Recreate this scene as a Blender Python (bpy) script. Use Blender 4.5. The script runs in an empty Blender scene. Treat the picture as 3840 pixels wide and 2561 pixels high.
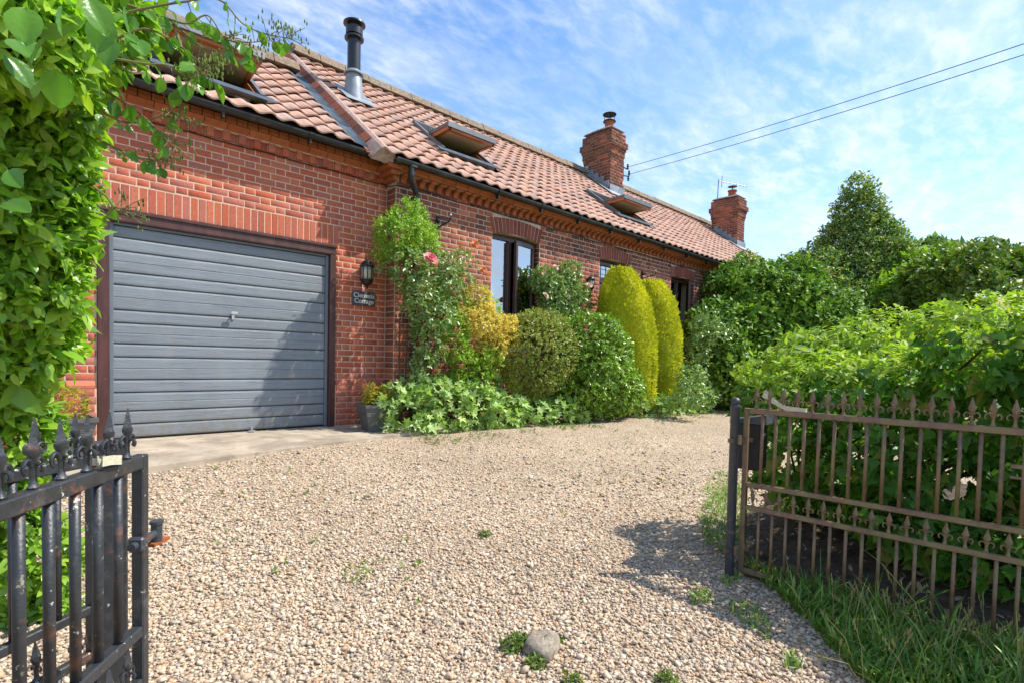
import bpy, math, random
import numpy as np
from mathutils import Vector, Matrix

random.seed(7)
rng = np.random.default_rng(11)
SC = bpy.context.scene
COL = SC.collection

# ------------------------------------------------------------------ camera
# world axes: X along the front of the house, Y into the house, Z up; Z = 0 is the garage apron
F_PX, PPY = 1997.0, 1423.2
YAW, PITCH, ROLL = math.radians(42.83), math.radians(-2.009), math.radians(1.3126)
CAMPOS = np.array([-3.696, -6.578, 0.885])
_fw = np.array([math.sin(YAW) * math.cos(PITCH), math.cos(YAW) * math.cos(PITCH), math.sin(PITCH)])
_rt = np.cross(_fw, [0, 0, 1.0]); _rt /= np.linalg.norm(_rt)
_up = np.cross(_rt, _fw)
CR = math.cos(ROLL) * _rt + math.sin(ROLL) * _up
CU = -math.sin(ROLL) * _rt + math.cos(ROLL) * _up
CF = _fw
cam = bpy.data.cameras.new('camera')
cam.sensor_width = 36.0
cam.lens = F_PX / 3840 * 36.0
cam.shift_y = (PPY - 1280.5) / 3840
cam.clip_start = 0.05
cam.clip_end = 1500
camo = bpy.data.objects.new('camera', cam)
COL.objects.link(camo)
camo.matrix_world = Matrix(((CR[0], CU[0], -CF[0], CAMPOS[0]), (CR[1], CU[1], -CF[1], CAMPOS[1]),
                            (CR[2], CU[2], -CF[2], CAMPOS[2]), (0, 0, 0, 1)))
SC.camera = camo

# ------------------------------------------------------------------ sky, sun, exposure
SUN = Vector((1.35, -1.0, 2.2)).normalized()
world = bpy.data.worlds.new('World')
SC.world = world
world.use_nodes = True
wn, wl = world.node_tree.nodes, world.node_tree.links
for n in list(wn): wn.remove(n)
wo = wn.new('ShaderNodeOutputWorld')
bg = wn.new('ShaderNodeBackground'); bg.inputs['Strength'].default_value = 0.15
sky = wn.new('ShaderNodeTexSky'); sky.sky_type = 'NISHITA'; sky.sun_disc = False
sky.sun_elevation = math.asin(SUN.z)
sky.sun_rotation = math.atan2(SUN.x, SUN.y)
sky.altitude = 0; sky.air_density = 1.0; sky.dust_density = 0.6; sky.ozone_density = 1.2
tc = wn.new('ShaderNodeTexCoord')
sep = wn.new('ShaderNodeSeparateXYZ'); wl.new(tc.outputs['Generated'], sep.inputs[0])
def wmath(op, a, b=None, clamp=False):
    n = wn.new('ShaderNodeMath'); n.operation = op; n.use_clamp = clamp
    for i, q in enumerate((a, b)):
        if q is None: continue
        if isinstance(q, (int, float)): n.inputs[i].default_value = q
        else: wl.new(q, n.inputs[i])
    return n.outputs[0]
zc = wmath('MAXIMUM', wmath('ADD', sep.outputs['Z'], 0.12), 0.04)
comb = wn.new('ShaderNodeCombineXYZ')
wl.new(wmath('DIVIDE', sep.outputs['X'], zc), comb.inputs[0])
wl.new(wmath('DIVIDE', sep.outputs['Y'], zc), comb.inputs[1])
def cloud(rot, sc, scale, detail, rough, dist, lo, hi, seed):
    mp = wn.new('ShaderNodeMapping'); mp.inputs['Rotation'].default_value = (0, 0, rot)
    mp.inputs['Scale'].default_value = sc; mp.inputs['Location'].default_value = (seed, seed * .7, 0)
    wl.new(comb.outputs[0], mp.inputs[0])
    nz = wn.new('ShaderNodeTexNoise'); nz.inputs['Scale'].default_value = scale
    nz.inputs['Detail'].default_value = detail; nz.inputs['Roughness'].default_value = rough
    nz.inputs['Distortion'].default_value = dist
    wl.new(mp.outputs[0], nz.inputs['Vector'])
    mr = wn.new('ShaderNodeMapRange'); mr.interpolation_type = 'SMOOTHSTEP'
    mr.inputs['From Min'].default_value = lo; mr.inputs['From Max'].default_value = hi
    wl.new(nz.outputs['Fac'], mr.inputs['Value'])
    return mr.outputs[0]
c1 = cloud(-0.55, (1.0, 2.2, 1), 1.8, 8, .58, .25, .38, .80, 3.1)
c2 = cloud(-0.75, (1.0, 1.9, 1), 8.0, 8, .62, .3, .36, .78, 8.3)
c3 = cloud(-0.3, (1.0, 1.0, 1), 0.9, 3, .5, .2, .32, .66, 1.7)
mx = wmath('MULTIPLY', wmath('ADD', wmath('MULTIPLY', c1, .52), wmath('MULTIPLY', c2, .54)), wmath('ADD', wmath('MULTIPLY', c3, .75), .35))
hz = wmath('SUBTRACT', 1.0, wmath('MULTIPLY', sep.outputs['Z'], 1.7), True)
hz = wmath('MULTIPLY', wmath('MULTIPLY', hz, hz), 0.62)
fac = wmath('ADD', wmath('MULTIPLY', mx, .86), hz, True)
mixc = wn.new('ShaderNodeMix'); mixc.data_type = 'RGBA'
tint = wn.new('ShaderNodeMix'); tint.data_type = 'RGBA'; tint.blend_type = 'MULTIPLY'; tint.inputs[0].default_value = 1.0
wl.new(sky.outputs[0], tint.inputs[6]); tint.inputs[7].default_value = (.70, .92, 1.12, 1)
wl.new(fac, mixc.inputs['Factor']); wl.new(tint.outputs[2], mixc.inputs[6])
mixc.inputs[7].default_value = (4.9, 5.2, 5.5, 1)
wl.new(mixc.outputs[2], bg.inputs['Color'])
wl.new(bg.outputs[0], wo.inputs['Surface'])

sun = bpy.data.lights.new('sun', 'SUN'); sun.energy = 4.2; sun.angle = math.radians(.53); sun.color = (1.0, .955, .88)
suno = bpy.data.objects.new('sun', sun); COL.objects.link(suno)
suno.rotation_euler = SUN.to_track_quat('Z', 'Y').to_euler(); suno.location = (10, -10, 20)

SC.view_settings.view_transform = 'Standard'
SC.view_settings.look = 'None'
SC.view_settings.exposure = 0.68
SC.view_settings.gamma = 1.0
SC.view_settings.use_curve_mapping = False
SC.render.engine = 'CYCLES'
SC.cycles.max_bounces = 6
SC.cycles.diffuse_bounces = 3
SC.cycles.glossy_bounces = 3
SC.cycles.transmission_bounces = 4
SC.cycles.transparent_max_bounces = 6
SC.cycles.caustics_reflective = False
SC.cycles.caustics_refractive = False
SC.cycles.sample_clamp_indirect = 6.0

# ------------------------------------------------------------------ helpers
def ray(px, py): return (px - 1920) / F_PX * CR - (py - PPY) / F_PX * CU + CF
def at(px, py, d): return CAMPOS + d * ray(px, py)
def on_y(px, py, y): d = ray(px, py); return CAMPOS + (y - CAMPOS[1]) / d[1] * d
def on_x(px, py, x): d = ray(px, py); return CAMPOS + (x - CAMPOS[0]) / d[0] * d
def on_z(px, py, z): d = ray(px, py); return CAMPOS + (z - CAMPOS[2]) / d[2] * d
def proj(P):
    q = np.asarray(P, float) - CAMPOS
    z = q @ CF
    zz = np.where(z > .05, z, .05)
    return 1920 + F_PX * (q @ CR) / zz, PPY - F_PX * (q @ CU) / zz, z
def ground_z(x, y):
    t = np.clip((-1.35 - np.asarray(y, float)) / 3.5, 0, 1)
    t = t * t * (3 - 2 * t) * .5 + t * .5
    return -0.045 - .255 * t

def tag(o, label=None, cat=None, group=None, kind=None):
    if label: o['label'] = label
    if cat: o['category'] = cat
    if group: o['group'] = group
    if kind: o['kind'] = kind
    return o
def empty(name, loc=(0, 0, 0), rz=0.0):
    o = bpy.data.objects.new(name, None); COL.objects.link(o)
    o.location = loc; o.rotation_euler = (0, 0, rz); o.empty_display_size = .1
    return o
def thing(name, label, cat, loc=(0, 0, 0), group=None, rz=0.0):
    return tag(empty(name, loc, rz), label, cat, group)
def link(name, me, parent=None, M=None):
    o = bpy.data.objects.new(name, me); COL.objects.link(o)
    if parent is not None: o.parent = parent
    if M is not None: o.matrix_local = M
    return o
def mesh_np(name, V, polys, mat, smooth=False):
    """V (n,3); polys list of (m,k) int arrays"""
    me = bpy.data.meshes.new(name)
    V = np.ascontiguousarray(V, np.float32)
    me.vertices.add(len(V)); me.vertices.foreach_set('co', V.ravel())
    loops = np.concatenate([p.ravel() for p in polys]).astype(np.int32)
    tot = np.concatenate([np.full(len(p), p.shape[1]) for p in polys]).astype(np.int32)
    st = np.concatenate([[0], np.cumsum(tot)[:-1]]).astype(np.int32)
    me.loops.add(len(loops)); me.loops.foreach_set('vertex_index', loops)
    me.polygons.add(len(tot)); me.polygons.foreach_set('loop_start', st); me.polygons.foreach_set('loop_total', tot)
    if smooth: me.polygons.foreach_set('use_smooth', np.ones(len(tot), bool))
    me.update(calc_edges=True)
    if mat: me.materials.append(mat)
    return me
def many(name, uv, uf, R, T, mat, smooth=False):
    """joined mesh: unit verts uv (k,3), faces list of tuples (all same length groups), R (n,3,3), T (n,3)"""
    uv = np.asarray(uv, float); n, k = len(T), len(uv)
    V = np.einsum('nij,kj->nki', R, uv) + T[:, None, :]
    groups = {}
    for f in uf: groups.setdefault(len(f), []).append(f)
    off = (np.arange(n) * k)[:, None, None]
    polys = [(np.array(g)[None] + off).reshape(-1, L) for L, g in groups.items()]
    return mesh_np(name, V.reshape(-1, 3), polys, mat, smooth)

class MB:
    def __init__(s): s.v, s.f = [], []
    def add(s, vs, fs):
        b = len(s.v); s.v += [tuple(map(float, q)) for q in vs]; s.f += [tuple(i + b for i in f) for f in fs]; return s
    def box(s, c, d, R=None, bev=0.0):
        x, y, z = d[0] / 2, d[1] / 2, d[2] / 2
        if bev <= 0:
            vs = [(i * x, j * y, k * z) for k in (-1, 1) for j in (-1, 1) for i in (-1, 1)]
            fs = [(0, 2, 3, 1), (4, 5, 7, 6), (0, 1, 5, 4), (2, 6, 7, 3), (0, 4, 6, 2), (1, 3, 7, 5)]
        else:
            vs, fs = [], []
            b = bev
            pts = [(-x, -y), (x, -y), (x, y), (-x, y)]
            ch = [(-x + b, -y), (x - b, -y), (x, -y + b), (x, y - b), (x - b, y), (-x + b, y), (-x, y - b), (-x, -y + b)]
            ins = [(-x + b, -y + b), (x - b, -y + b), (x - b, -y + b), (x - b, y - b), (x - b, y - b), (-x + b, y - b), (-x + b, y - b), (-x + b, -y + b)]
            for zz, ring in ((-z, ins), (-z + b, ch), (z - b, ch), (z, ins)):
                vs += [(p[0], p[1], zz) for p in ring]
            for r in range(3):
                for i in range(8):
                    j = (i + 1) % 8
                    fs.append((r * 8 + i, r * 8 + j, r * 8 + 8 + j, r * 8 + 8 + i))
            fs.append(tuple(range(7, -1, -1))); fs.append(tuple(range(24, 32)))
        if R is not None: vs = [tuple(R @ Vector(q)) for q in vs]
        return s.add([(q[0] + c[0], q[1] + c[1], q[2] + c[2]) for q in vs], fs)
    def bar(s, a, b, w, h, up=(0, 0, 1), bev=0.0):
        a, b = Vector(a), Vector(b); d = (b - a); L = d.length; d.normalize()
        u = Vector(up); x = u.cross(d)
        if x.length < 1e-5: x = Vector((1, 0, 0)).cross(d)
        x.normalize(); u = d.cross(x)
        R = Matrix((x, u, d)).transposed()
        return s.box((a + b) / 2, (w, h, L), R, bev)
    def tube(s, pts, r, n=8, cap=True):
        pts = [Vector(p) for p in pts]; rs = r if isinstance(r, (list, tuple)) else [r] * len(pts)
        vs, fs = [], []
        prev = None
        for i, p in enumerate(pts):
            t = (pts[min(i + 1, len(pts) - 1)] - pts[max(i - 1, 0)]).normalized()
            if prev is None:
                x = Vector((0, 0, 1)).cross(t)
                if x.length < .05: x = Vector((1, 0, 0)).cross(t)
            else: x = prev - t * prev.dot(t)
            x.normalize(); prev = x; y = t.cross(x)
            for k in range(n):
                a = 2 * math.pi * k / n
                vs.append(p + (x * math.cos(a) + y * math.sin(a)) * rs[i])
        for i in range(len(pts) - 1):
            for k in range(n):
                j = (k + 1) % n
                fs.append((i * n + k, i * n + j, i * n + n + j, i * n + n + k))
        if cap:
            fs.append(tuple(range(n - 1, -1, -1))); m = (len(pts) - 1) * n; fs.append(tuple(range(m, m + n)))
        return s.add(vs, fs)
    def lathe(s, prof, n=16, c=(0, 0, 0), sx=1, sy=1, ph=0.0):
        vs, fs = [], []
        for r, z in prof:
            for k in range(n):
                a = 2 * math.pi * k / n + ph
                vs.append((c[0] + r * math.cos(a) * sx, c[1] + r * math.sin(a) * sy, c[2] + z))
        for i in range(len(prof) - 1):
            for k in range(n):
                j = (k + 1) % n
                fs.append((i * n + k, i * n + j, i * n + n + j, i * n + n + k))
        fs.append(tuple(range(n - 1, -1, -1))); m = (len(prof) - 1) * n; fs.append(tuple(range(m, m + n)))
        return s.add(vs, fs)
    def extrude(s, poly, fn, t0, t1):
        """poly list of (a,b); fn(a,b,t)->xyz"""
        n = len(poly)
        vs = [fn(a, b, t0) for a, b in poly] + [fn(a, b, t1) for a, b in poly]
        fs = [(i, (i + 1) % n, n + (i + 1) % n, n + i) for i in range(n)] + [tuple(range(n - 1, -1, -1)), tuple(range(n, 2 * n))]
        return s.add(vs, fs)
    def sphere(s, c, r, n=12, m=8, sc=(1, 1, 1)):
        prof = [(max(1e-4, r * math.sin(math.pi * i / m)), -r * math.cos(math.pi * i / m) * sc[2]) for i in range(m + 1)]
        return s.lathe(prof, n, c, sc[0], sc[1])
    def mesh(s, name, mat, smooth=False):
        me = bpy.data.meshes.new(name); me.from_pydata(s.v, [], s.f)
        if smooth: me.polygons.foreach_set('use_smooth', np.ones(len(me.polygons), bool))
        me.update()
        if mat: me.materials.append(mat)
        return me
    def build(s, name, mat, parent=None, M=None, smooth=False):
        return link(name, s.mesh(name, mat, smooth), parent, M)
def auto_smooth(o, deg=35):
    me = o.data
    me.polygons.foreach_set('use_smooth', np.ones(len(me.polygons), bool))
    try: me.set_sharp_from_angle(angle=math.radians(deg))
    except Exception: pass
    return o

# ------------------------------------------------------------------ materials
def new_mat(name):
    m = bpy.data.materials.new(name); m.use_nodes = True
    nt = m.node_tree
    for n in list(nt.nodes): nt.nodes.remove(n)
    out = nt.nodes.new('ShaderNodeOutputMaterial')
    return m, nt.nodes, nt.links, out
def ramp(N, L, fac, cols, interp='LINEAR', pos=None):
    r = N.new('ShaderNodeValToRGB'); r.color_ramp.interpolation = interp
    el = r.color_ramp.elements
    while len(el) < len(cols): el.new(.5)
    for i, c in enumerate(cols):
        el[i].position = pos[i] if pos else (i / max(1, len(cols) - 1) if interp != 'CONSTANT' else i / len(cols))
        el[i].color = (*c, 1)
    L.new(fac, r.inputs[0]); return r.outputs[0]
def piece_random(N, L):
    oi = N.new('ShaderNodeObjectInfo'); ge = N.new('ShaderNodeNewGeometry')
    a = N.new('ShaderNodeMath'); a.operation = 'ADD'
    L.new(oi.outputs['Random'], a.inputs[0]); L.new(ge.outputs['Random Per Island'], a.inputs[1])
    f = N.new('ShaderNodeMath'); f.operation = 'FRACT'; L.new(a.outputs[0], f.inputs[0])
    return f.outputs[0]
def coords(N, L, world_space=True):
    if world_space:
        g = N.new('ShaderNodeNewGeometry'); return g.outputs['Position']
    t = N.new('ShaderNodeTexCoord'); return t.outputs['Object']
def noise(N, L, vec, scale, detail=3, rough=.55, sc3=None, dist=0):
    if sc3:
        mp = N.new('ShaderNodeMapping'); mp.inputs['Scale'].default_value = sc3; L.new(vec, mp.inputs[0]); vec = mp.outputs[0]
    n = N.new('ShaderNodeTexNoise'); n.inputs['Scale'].default_value = scale; n.inputs['Detail'].default_value = detail
    n.inputs['Roughness'].default_value = rough; n.inputs['Distortion'].default_value = dist
    L.new(vec, n.inputs['Vector']); return n.outputs['Fac']
def mrange(N, L, v, a, b, c=0.0, d=1.0):
    m = N.new('ShaderNodeMapRange'); L.new(v, m.inputs['Value'])
    for k, q in zip(('From Min', 'From Max', 'To Min', 'To Max'), (a, b, c, d)): m.inputs[k].default_value = q
    return m.outputs[0]
def mixrgb(N, L, fac, a, b, mode='MIX'):
    m = N.new('ShaderNodeMix'); m.data_type = 'RGBA'; m.blend_type = mode
    if isinstance(fac, (int, float)): m.inputs[0].default_value = fac
    else: L.new(fac, m.inputs[0])
    for i, q in ((6, a), (7, b)):
        if isinstance(q, tuple): m.inputs[i].default_value = (*q[:3], 1)
        else: L.new(q, m.inputs[i])
    return m.outputs[2]
def pbsdf(N, L, out, color, rough, bump=None, bump_s=.3, bump_d=.01, metal=0, spec=.4, coat=0):
    b = N.new('ShaderNodeBsdfPrincipled')
    if isinstance(color, tuple): b.inputs['Base Color'].default_value = (*color[:3], 1)
    else: L.new(color, b.inputs['Base Color'])
    if isinstance(rough, (int, float)): b.inputs['Roughness'].default_value = rough
    else: L.new(rough, b.inputs['Roughness'])
    b.inputs['Metallic'].default_value = metal; b.inputs['Specular IOR Level'].default_value = spec
    b.inputs['Coat Weight'].default_value = coat
    if bump is not None:
        bn = N.new('ShaderNodeBump'); bn.inputs['Strength'].default_value = bump_s; bn.inputs['Distance'].default_value = bump_d
        L.new(bump, bn.inputs['Height']); L.new(bn.outputs[0], b.inputs['Normal'])
    L.new(b.outputs[0], out.inputs['Surface'])
    return b
def piece_mat(name, cols, rough=.85, var=.35, vscale=30, bump=.35, bscale=120, spec=.25, spots=None, spot_scale=6, spot_lo=.58, spot_hi=.7, bd=.004, dirt=False):
    """material of one of many alike pieces: its own colour per piece plus grain and optional weather patches"""
    m, N, L, out = new_mat(name)
    c = ramp(N, L, piece_random(N, L), cols)
    p = coords(N, L)
    n1 = noise(N, L, p, vscale, 5, .65)
    c = mixrgb(N, L, 1.0, c, ramp(N, L, n1, [(1 - var,) * 3, (1.0,) * 3, (1 + var,) * 3], pos=[.25, .5, .75]), 'MULTIPLY')
    if spots:
        for i, (sc_, lo, hi, colr, amt) in enumerate(spots):
            s = noise(N, L, p, sc_, 6, .65, dist=.3 + i * .2)
            f = mrange(N, L, s, lo, hi, 0, amt)
            c = mixrgb(N, L, f, c, colr)
    if dirt:
        sz = N.new('ShaderNodeSeparateXYZ'); L.new(p, sz.inputs[0])
        dz = N.new('ShaderNodeMath'); dz.operation = 'MULTIPLY'; L.new(mrange(N, L, sz.outputs['Z'], 0, .75, .7, 0), dz.inputs[0]); L.new(mrange(N, L, noise(N, L, p, 7, 6, .7), .35, .65), dz.inputs[1])
        c = mixrgb(N, L, dz.outputs[0], c, (.17, .10, .075))
        sv = noise(N, L, p, 1.0, 5, .6, (5, 5, .9))
        c = mixrgb(N, L, mrange(N, L, sv, .56, .74, 0, .38), c, (.22, .085, .06))
    n2 = noise(N, L, p, bscale, 4, .7)
    pbsdf(N, L, out, c, rough, n2, bump, bd, spec=spec)
    return m
def plain_mat(name, col, rough=.6, var=.12, vscale=12, bump=.1, bscale=90, spec=.4, metal=0, spots=None, sc3=None, coat=0):
    m, N, L, out = new_mat(name)
    p = coords(N, L)
    n1 = noise(N, L, p, vscale, 5, .6, sc3)
    c = mixrgb(N, L, 1.0, col, ramp(N, L, n1, [(1 - var,) * 3, (1 + var,) * 3], pos=[.3, .7]), 'MULTIPLY')
    for i, (sc_, lo, hi, colr, amt) in enumerate(spots or []):
        s = noise(N, L, p, sc_, 6, .65, dist=.2)
        c = mixrgb(N, L, mrange(N, L, s, lo, hi, 0, amt), c, colr)
    n2 = noise(N, L, p, bscale, 4, .65, sc3)
    pbsdf(N, L, out, c, rough, n2, bump, .004, metal=metal, spec=spec, coat=coat)
    return m
def leaf_mat(name, cols, trans=.35, rough=.42, spec=.45, tcol=None, hue_scale=2.0, patch=None):
    m, N, L, out = new_mat(name)
    c = ramp(N, L, piece_random(N, L), cols)
    p = coords(N, L)
    n1 = noise(N, L, p, hue_scale, 3, .5)
    c = mixrgb(N, L, 1.0, c, ramp(N, L, n1, [(.72, .78, .7), (1.2, 1.15, 1.1)], pos=[.3, .7]), 'MULTIPLY')
    if patch:
        sc_, lo, hi, colr = patch
        c = mixrgb(N, L, mrange(N, L, noise(N, L, p, sc_, 2, .5), lo, hi), c, colr)
    b = N.new('ShaderNodeBsdfPrincipled'); L.new(c, b.inputs['Base Color'])
    b.inputs['Roughness'].default_value = rough; b.inputs['Specular IOR Level'].default_value = spec
    n2 = noise(N, L, p, 90, 2, .5)
    bn = N.new('ShaderNodeBump'); bn.inputs['Strength'].default_value = .25; bn.inputs['Distance'].default_value = .004
    L.new(n2, bn.inputs['Height']); L.new(bn.outputs[0], b.inputs['Normal'])
    t = N.new('ShaderNodeBsdfTranslucent')
    L.new(mixrgb(N, L, 1.0, c, tcol or (1.12, 1.3, .45), 'MULTIPLY'), t.inputs['Color'])
    mx_ = N.new('ShaderNodeMixShader'); mx_.inputs[0].default_value = trans
    L.new(b.outputs[0], mx_.inputs[1]); L.new(t.outputs[0], mx_.inputs[2]); L.new(mx_.outputs[0], out.inputs['Surface'])
    return m

# ------------------------------------------------------------------ materials in use
M_GBRICK = piece_mat('garage_brick', [(0.456, 0.099, 0.050), (0.513, 0.138, 0.071), (0.376, 0.097, 0.065), (0.547, 0.160, 0.084), (0.410, 0.138, 0.100), (0.479, 0.110, 0.053), (0.445, 0.154, 0.116)],
                     var=.22, vscale=35, bump=.4, spots=[(14, .6, .75, (.52, .22, .14), .6), (60, .66, .72, (.55, .36, .26), .5)], dirt=True)
M_GMORT = plain_mat('garage_mortar', (.66, .44, .31), .95, .15, 20, .4, 140, .1)
M_DBRICK = piece_mat('dark_brick', [(0.157, 0.054, 0.037), (0.255, 0.081, 0.048), (0.112, 0.046, 0.035), (0.329, 0.101, 0.057), (0.194, 0.061, 0.037), (0.448, 0.136, 0.063)],
                     var=.3, vscale=30, bump=.5, spots=[(9, .6, .78, (.05, .03, .025), .7)])
M_RBRICK = piece_mat('old_red_brick', [(0.380, 0.103, 0.052), (0.481, 0.133, 0.063), (0.304, 0.090, 0.057), (0.253, 0.085, 0.052), (0.531, 0.169, 0.086)],
                     var=.25, vscale=30, bump=.5, spots=[(8, .6, .78, (.12, .05, .035), .7)])
M_CMORT = plain_mat('lime_mortar', (.53, .42, .33), .95, .2, 18, .4, 140, .1)
M_TERRA = piece_mat('terracotta_moulding', [(.36, .105, .04), (.40, .125, .05), (.32, .09, .035)], var=.2, vscale=18, bump=.2,
                    spots=[(10, .6, .8, (.2, .07, .03), .6)])
M_TILE = piece_mat('clay_pantile', [(0.570, 0.331, 0.242), (0.627, 0.371, 0.277), (0.490, 0.302, 0.236), (0.650, 0.360, 0.248), (0.524, 0.348, 0.283), (0.593, 0.313, 0.206)], var=.2, vscale=16, bump=.35,
                   spots=[(4.0, .52, .72, (.36, .27, .215), .75), (26, .64, .74, (.22, .19, .15), .7), (48, .66, .72, (.50, .46, .36), .6)])
M_RIDGE = piece_mat('weathered_ridge', [(0.281, 0.211, 0.140), (0.250, 0.195, 0.140), (0.312, 0.218, 0.148)], var=.35, vscale=22, bump=.8,
                    spots=[(18, .52, .64, (.13, .11, .09), .85), (7, .6, .7, (.42, .34, .22), .7)], bd=.015)
M_FILLET = plain_mat('verge_mortar', (.42, .29, .235), .95, .3, 14, .6, 70, .1, spots=[(12, .6, .7, (.2, .15, .12), .7)])
M_LEAD = plain_mat('lead_sheet', (.075, .098, .125), .85, .35, 7, .3, 40, .12, metal=0, spots=[(5, .55, .7, (.13, .15, .17), .6)])
M_GUTTER = plain_mat('black_gutter', (.022, .023, .024), .42, .4, 9, .15, 60, .5, spots=[(6, .5, .75, (.11, .105, .095), .55)])
M_TIMBER = plain_mat('brown_timber', (.075, .026, .021), .5, .4, 14, .35, 60, .45, sc3=(1, 1, .2), spots=[(30, .66, .74, (.4, .33, .28), .5)])
M_WFRAME = plain_mat('brown_window_frame', (.058, .024, .018), .38, .2, 10, .15, 60, .5)
M_DOORSTEEL = plain_mat('grey_door_frame', (.135, .16, .185), .45, .12, 6, .08, 60, .5)
M_FLUE = plain_mat('black_flue', (.018, .02, .023), .35, .3, 8, .1, 60, .5)
M_FLASH = plain_mat('grey_flashing', (.27, .29, .31), .5, .3, 7, .3, 40, .5, metal=.3)
M_PINE = plain_mat('varnished_pine', (.42, .135, .035), .4, .3, 8, .15, 40, .5, sc3=(.3, 1, 1))
M_BLIND = plain_mat('cream_blind', (.50, .40, .27), .9, .06, 6, .1, 60, .2)
M_ALU = plain_mat('grey_aluminium', (.16, .165, .17), .45, .15, 6, .1, 60, .5, metal=.4)
M_POT = plain_mat('clay_pot', (.36, .12, .07), .85, .3, 14, .3, 50, .2)
M_IRON = plain_mat('black_iron', (.014, .014, .015), .45, .3, 14, .3, 70, .5)
M_SLATE = plain_mat('grey_slate', (.065, .072, .082), .6, .25, 16, .25, 50, .4)
M_LETTER = plain_mat('white_lettering', (.72, .70, .66), .7, .1, 10, .1, 50, .3)
M_SILVER = plain_mat('silver_metal', (.62, .60, .55), .3, .1, 10, .05, 50, .5, metal=.9)
M_STRAP = plain_mat('cream_webbing', (.55, .50, .36), .9, .15, 60, .5, 160, .15)
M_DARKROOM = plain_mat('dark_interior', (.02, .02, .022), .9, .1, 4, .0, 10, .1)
M_POLYP = plain_mat('pewter_planter', (.105, .105, .10), .42, .25, 9, .2, 60, .5, spots=[(20, .62, .72, (.22, .21, .19), .5)])
M_SOIL = plain_mat('dark_soil', (.045, .032, .022), 1.0, .5, 30, .8, 60, .1)
M_BARK = plain_mat('brown_bark', (.12, .075, .045), .9, .4, 25, .6, 80, .15)
M_TWIG = plain_mat('green_twig', (.20, .17, .06), .7, .3, 25, .3, 80, .25)

def m_gate(name, base, patches):
    return plain_mat(name, base, .42, .3, 30, .35, 120, .5, spots=patches)
M_GATEBLACK = m_gate('black_painted_iron', (.030, .032, .035), [(16, .58, .68, (.085, .08, .074), .7), (9, .58, .68, (.23, .085, .045), .75), (42, .645, .69, (.60, .58, .50), .95), (38, .66, .70, (.30, .28, .16), .7)])
M_GATERUST = m_gate('rusty_iron', (.18, .11, .07), [(7, .44, .60, (.235, .19, .075), .8), (12, .54, .66, (.27, .115, .07), .7), (20, .62, .7, (.05, .045, .045), .7)])
M_GATEPOST = m_gate('grey_painted_post', (.045, .048, .055), [(9, .6, .68, (.20, .09, .05), .7), (30, .66, .72, (.35, .33, .3), .7)])

def glass_mat(name, refl, tint=(.85, .9, .92)):
    m, N, L, out = new_mat(name)
    g = N.new('ShaderNodeBsdfGlossy'); g.inputs['Roughness'].default_value = .015; g.inputs['Color'].default_value = (.95, .97, 1, 1)
    t = N.new('ShaderNodeBsdfTransparent'); t.inputs['Color'].default_value = (*tint, 1)
    f = N.new('ShaderNodeFresnel'); f.inputs['IOR'].default_value = 1.52
    a = N.new('ShaderNodeMath'); a.operation = 'ADD'; a.use_clamp = True; a.inputs[1].default_value = refl
    p = coords(N, L)
    bn = N.new('ShaderNodeBump'); bn.inputs['Strength'].default_value = .06; bn.inputs['Distance'].default_value = .02
    L.new(noise(N, L, p, 2.2, 1, .4), bn.inputs['Height']); L.new(bn.outputs[0], g.inputs['Normal'])
    L.new(f.outputs[0], a.inputs[0])
    mx_ = N.new('ShaderNodeMixShader'); L.new(a.outputs[0], mx_.inputs[0]); L.new(t.outputs[0], mx_.inputs[1]); L.new(g.outputs[0], mx_.inputs[2])
    L.new(mx_.outputs[0], out.inputs['Surface']); return m
M_GLASS = glass_mat('window_glass', .38)
M_LGLASS = plain_mat('frosted_lantern_glass', (.52, .50, .40), .25, .1, 8, .05, 30, .5)

def door_mat():
    m, N, L, out = new_mat('woodgrain_grey_steel')
    p = coords(N, L)
    g1 = noise(N, L, p, 1.0, 5, .7, (2.2, 3.0, 95))
    g2 = noise(N, L, p, 1.0, 3, .6, (9.0, 9.0, 260))
    n1 = noise(N, L, p, 1.4, 4, .6)
    c = mixrgb(N, L, 1.0, (.205, .228, .248), ramp(N, L, n1, [(.88,) * 3, (1.12,) * 3], pos=[.3, .7]), 'MULTIPLY')
    line = mrange(N, L, g1, .56, .62, 0, .5)
    c = mixrgb(N, L, line, c, (.07, .085, .10))
    st = noise(N, L, p, 1.0, 5, .65, (9, 9, 1.2))
    c = mixrgb(N, L, mrange(N, L, st, .55, .75, 0, .35), c, (.27, .265, .25))
    sz = N.new('ShaderNodeSeparateXYZ'); L.new(p, sz.inputs[0])
    dz = N.new('ShaderNodeMath'); dz.operation = 'MULTIPLY'; L.new(mrange(N, L, sz.outputs['Z'], .02, .45, 1, 0), dz.inputs[0]); L.new(mrange(N, L, noise(N, L, p, 14, 6, .7), .38, .7), dz.inputs[1])
    c = mixrgb(N, L, dz.outputs[0], c, (.20, .17, .13))
    add = N.new('ShaderNodeMath'); add.operation = 'ADD'; L.new(g1, add.inputs[0]); L.new(g2, add.inputs[1])
    pbsdf(N, L, out, c, .42, add.outputs[0], .5, .006, spec=.5)
    return m
M_DOOR = door_mat()

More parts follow.
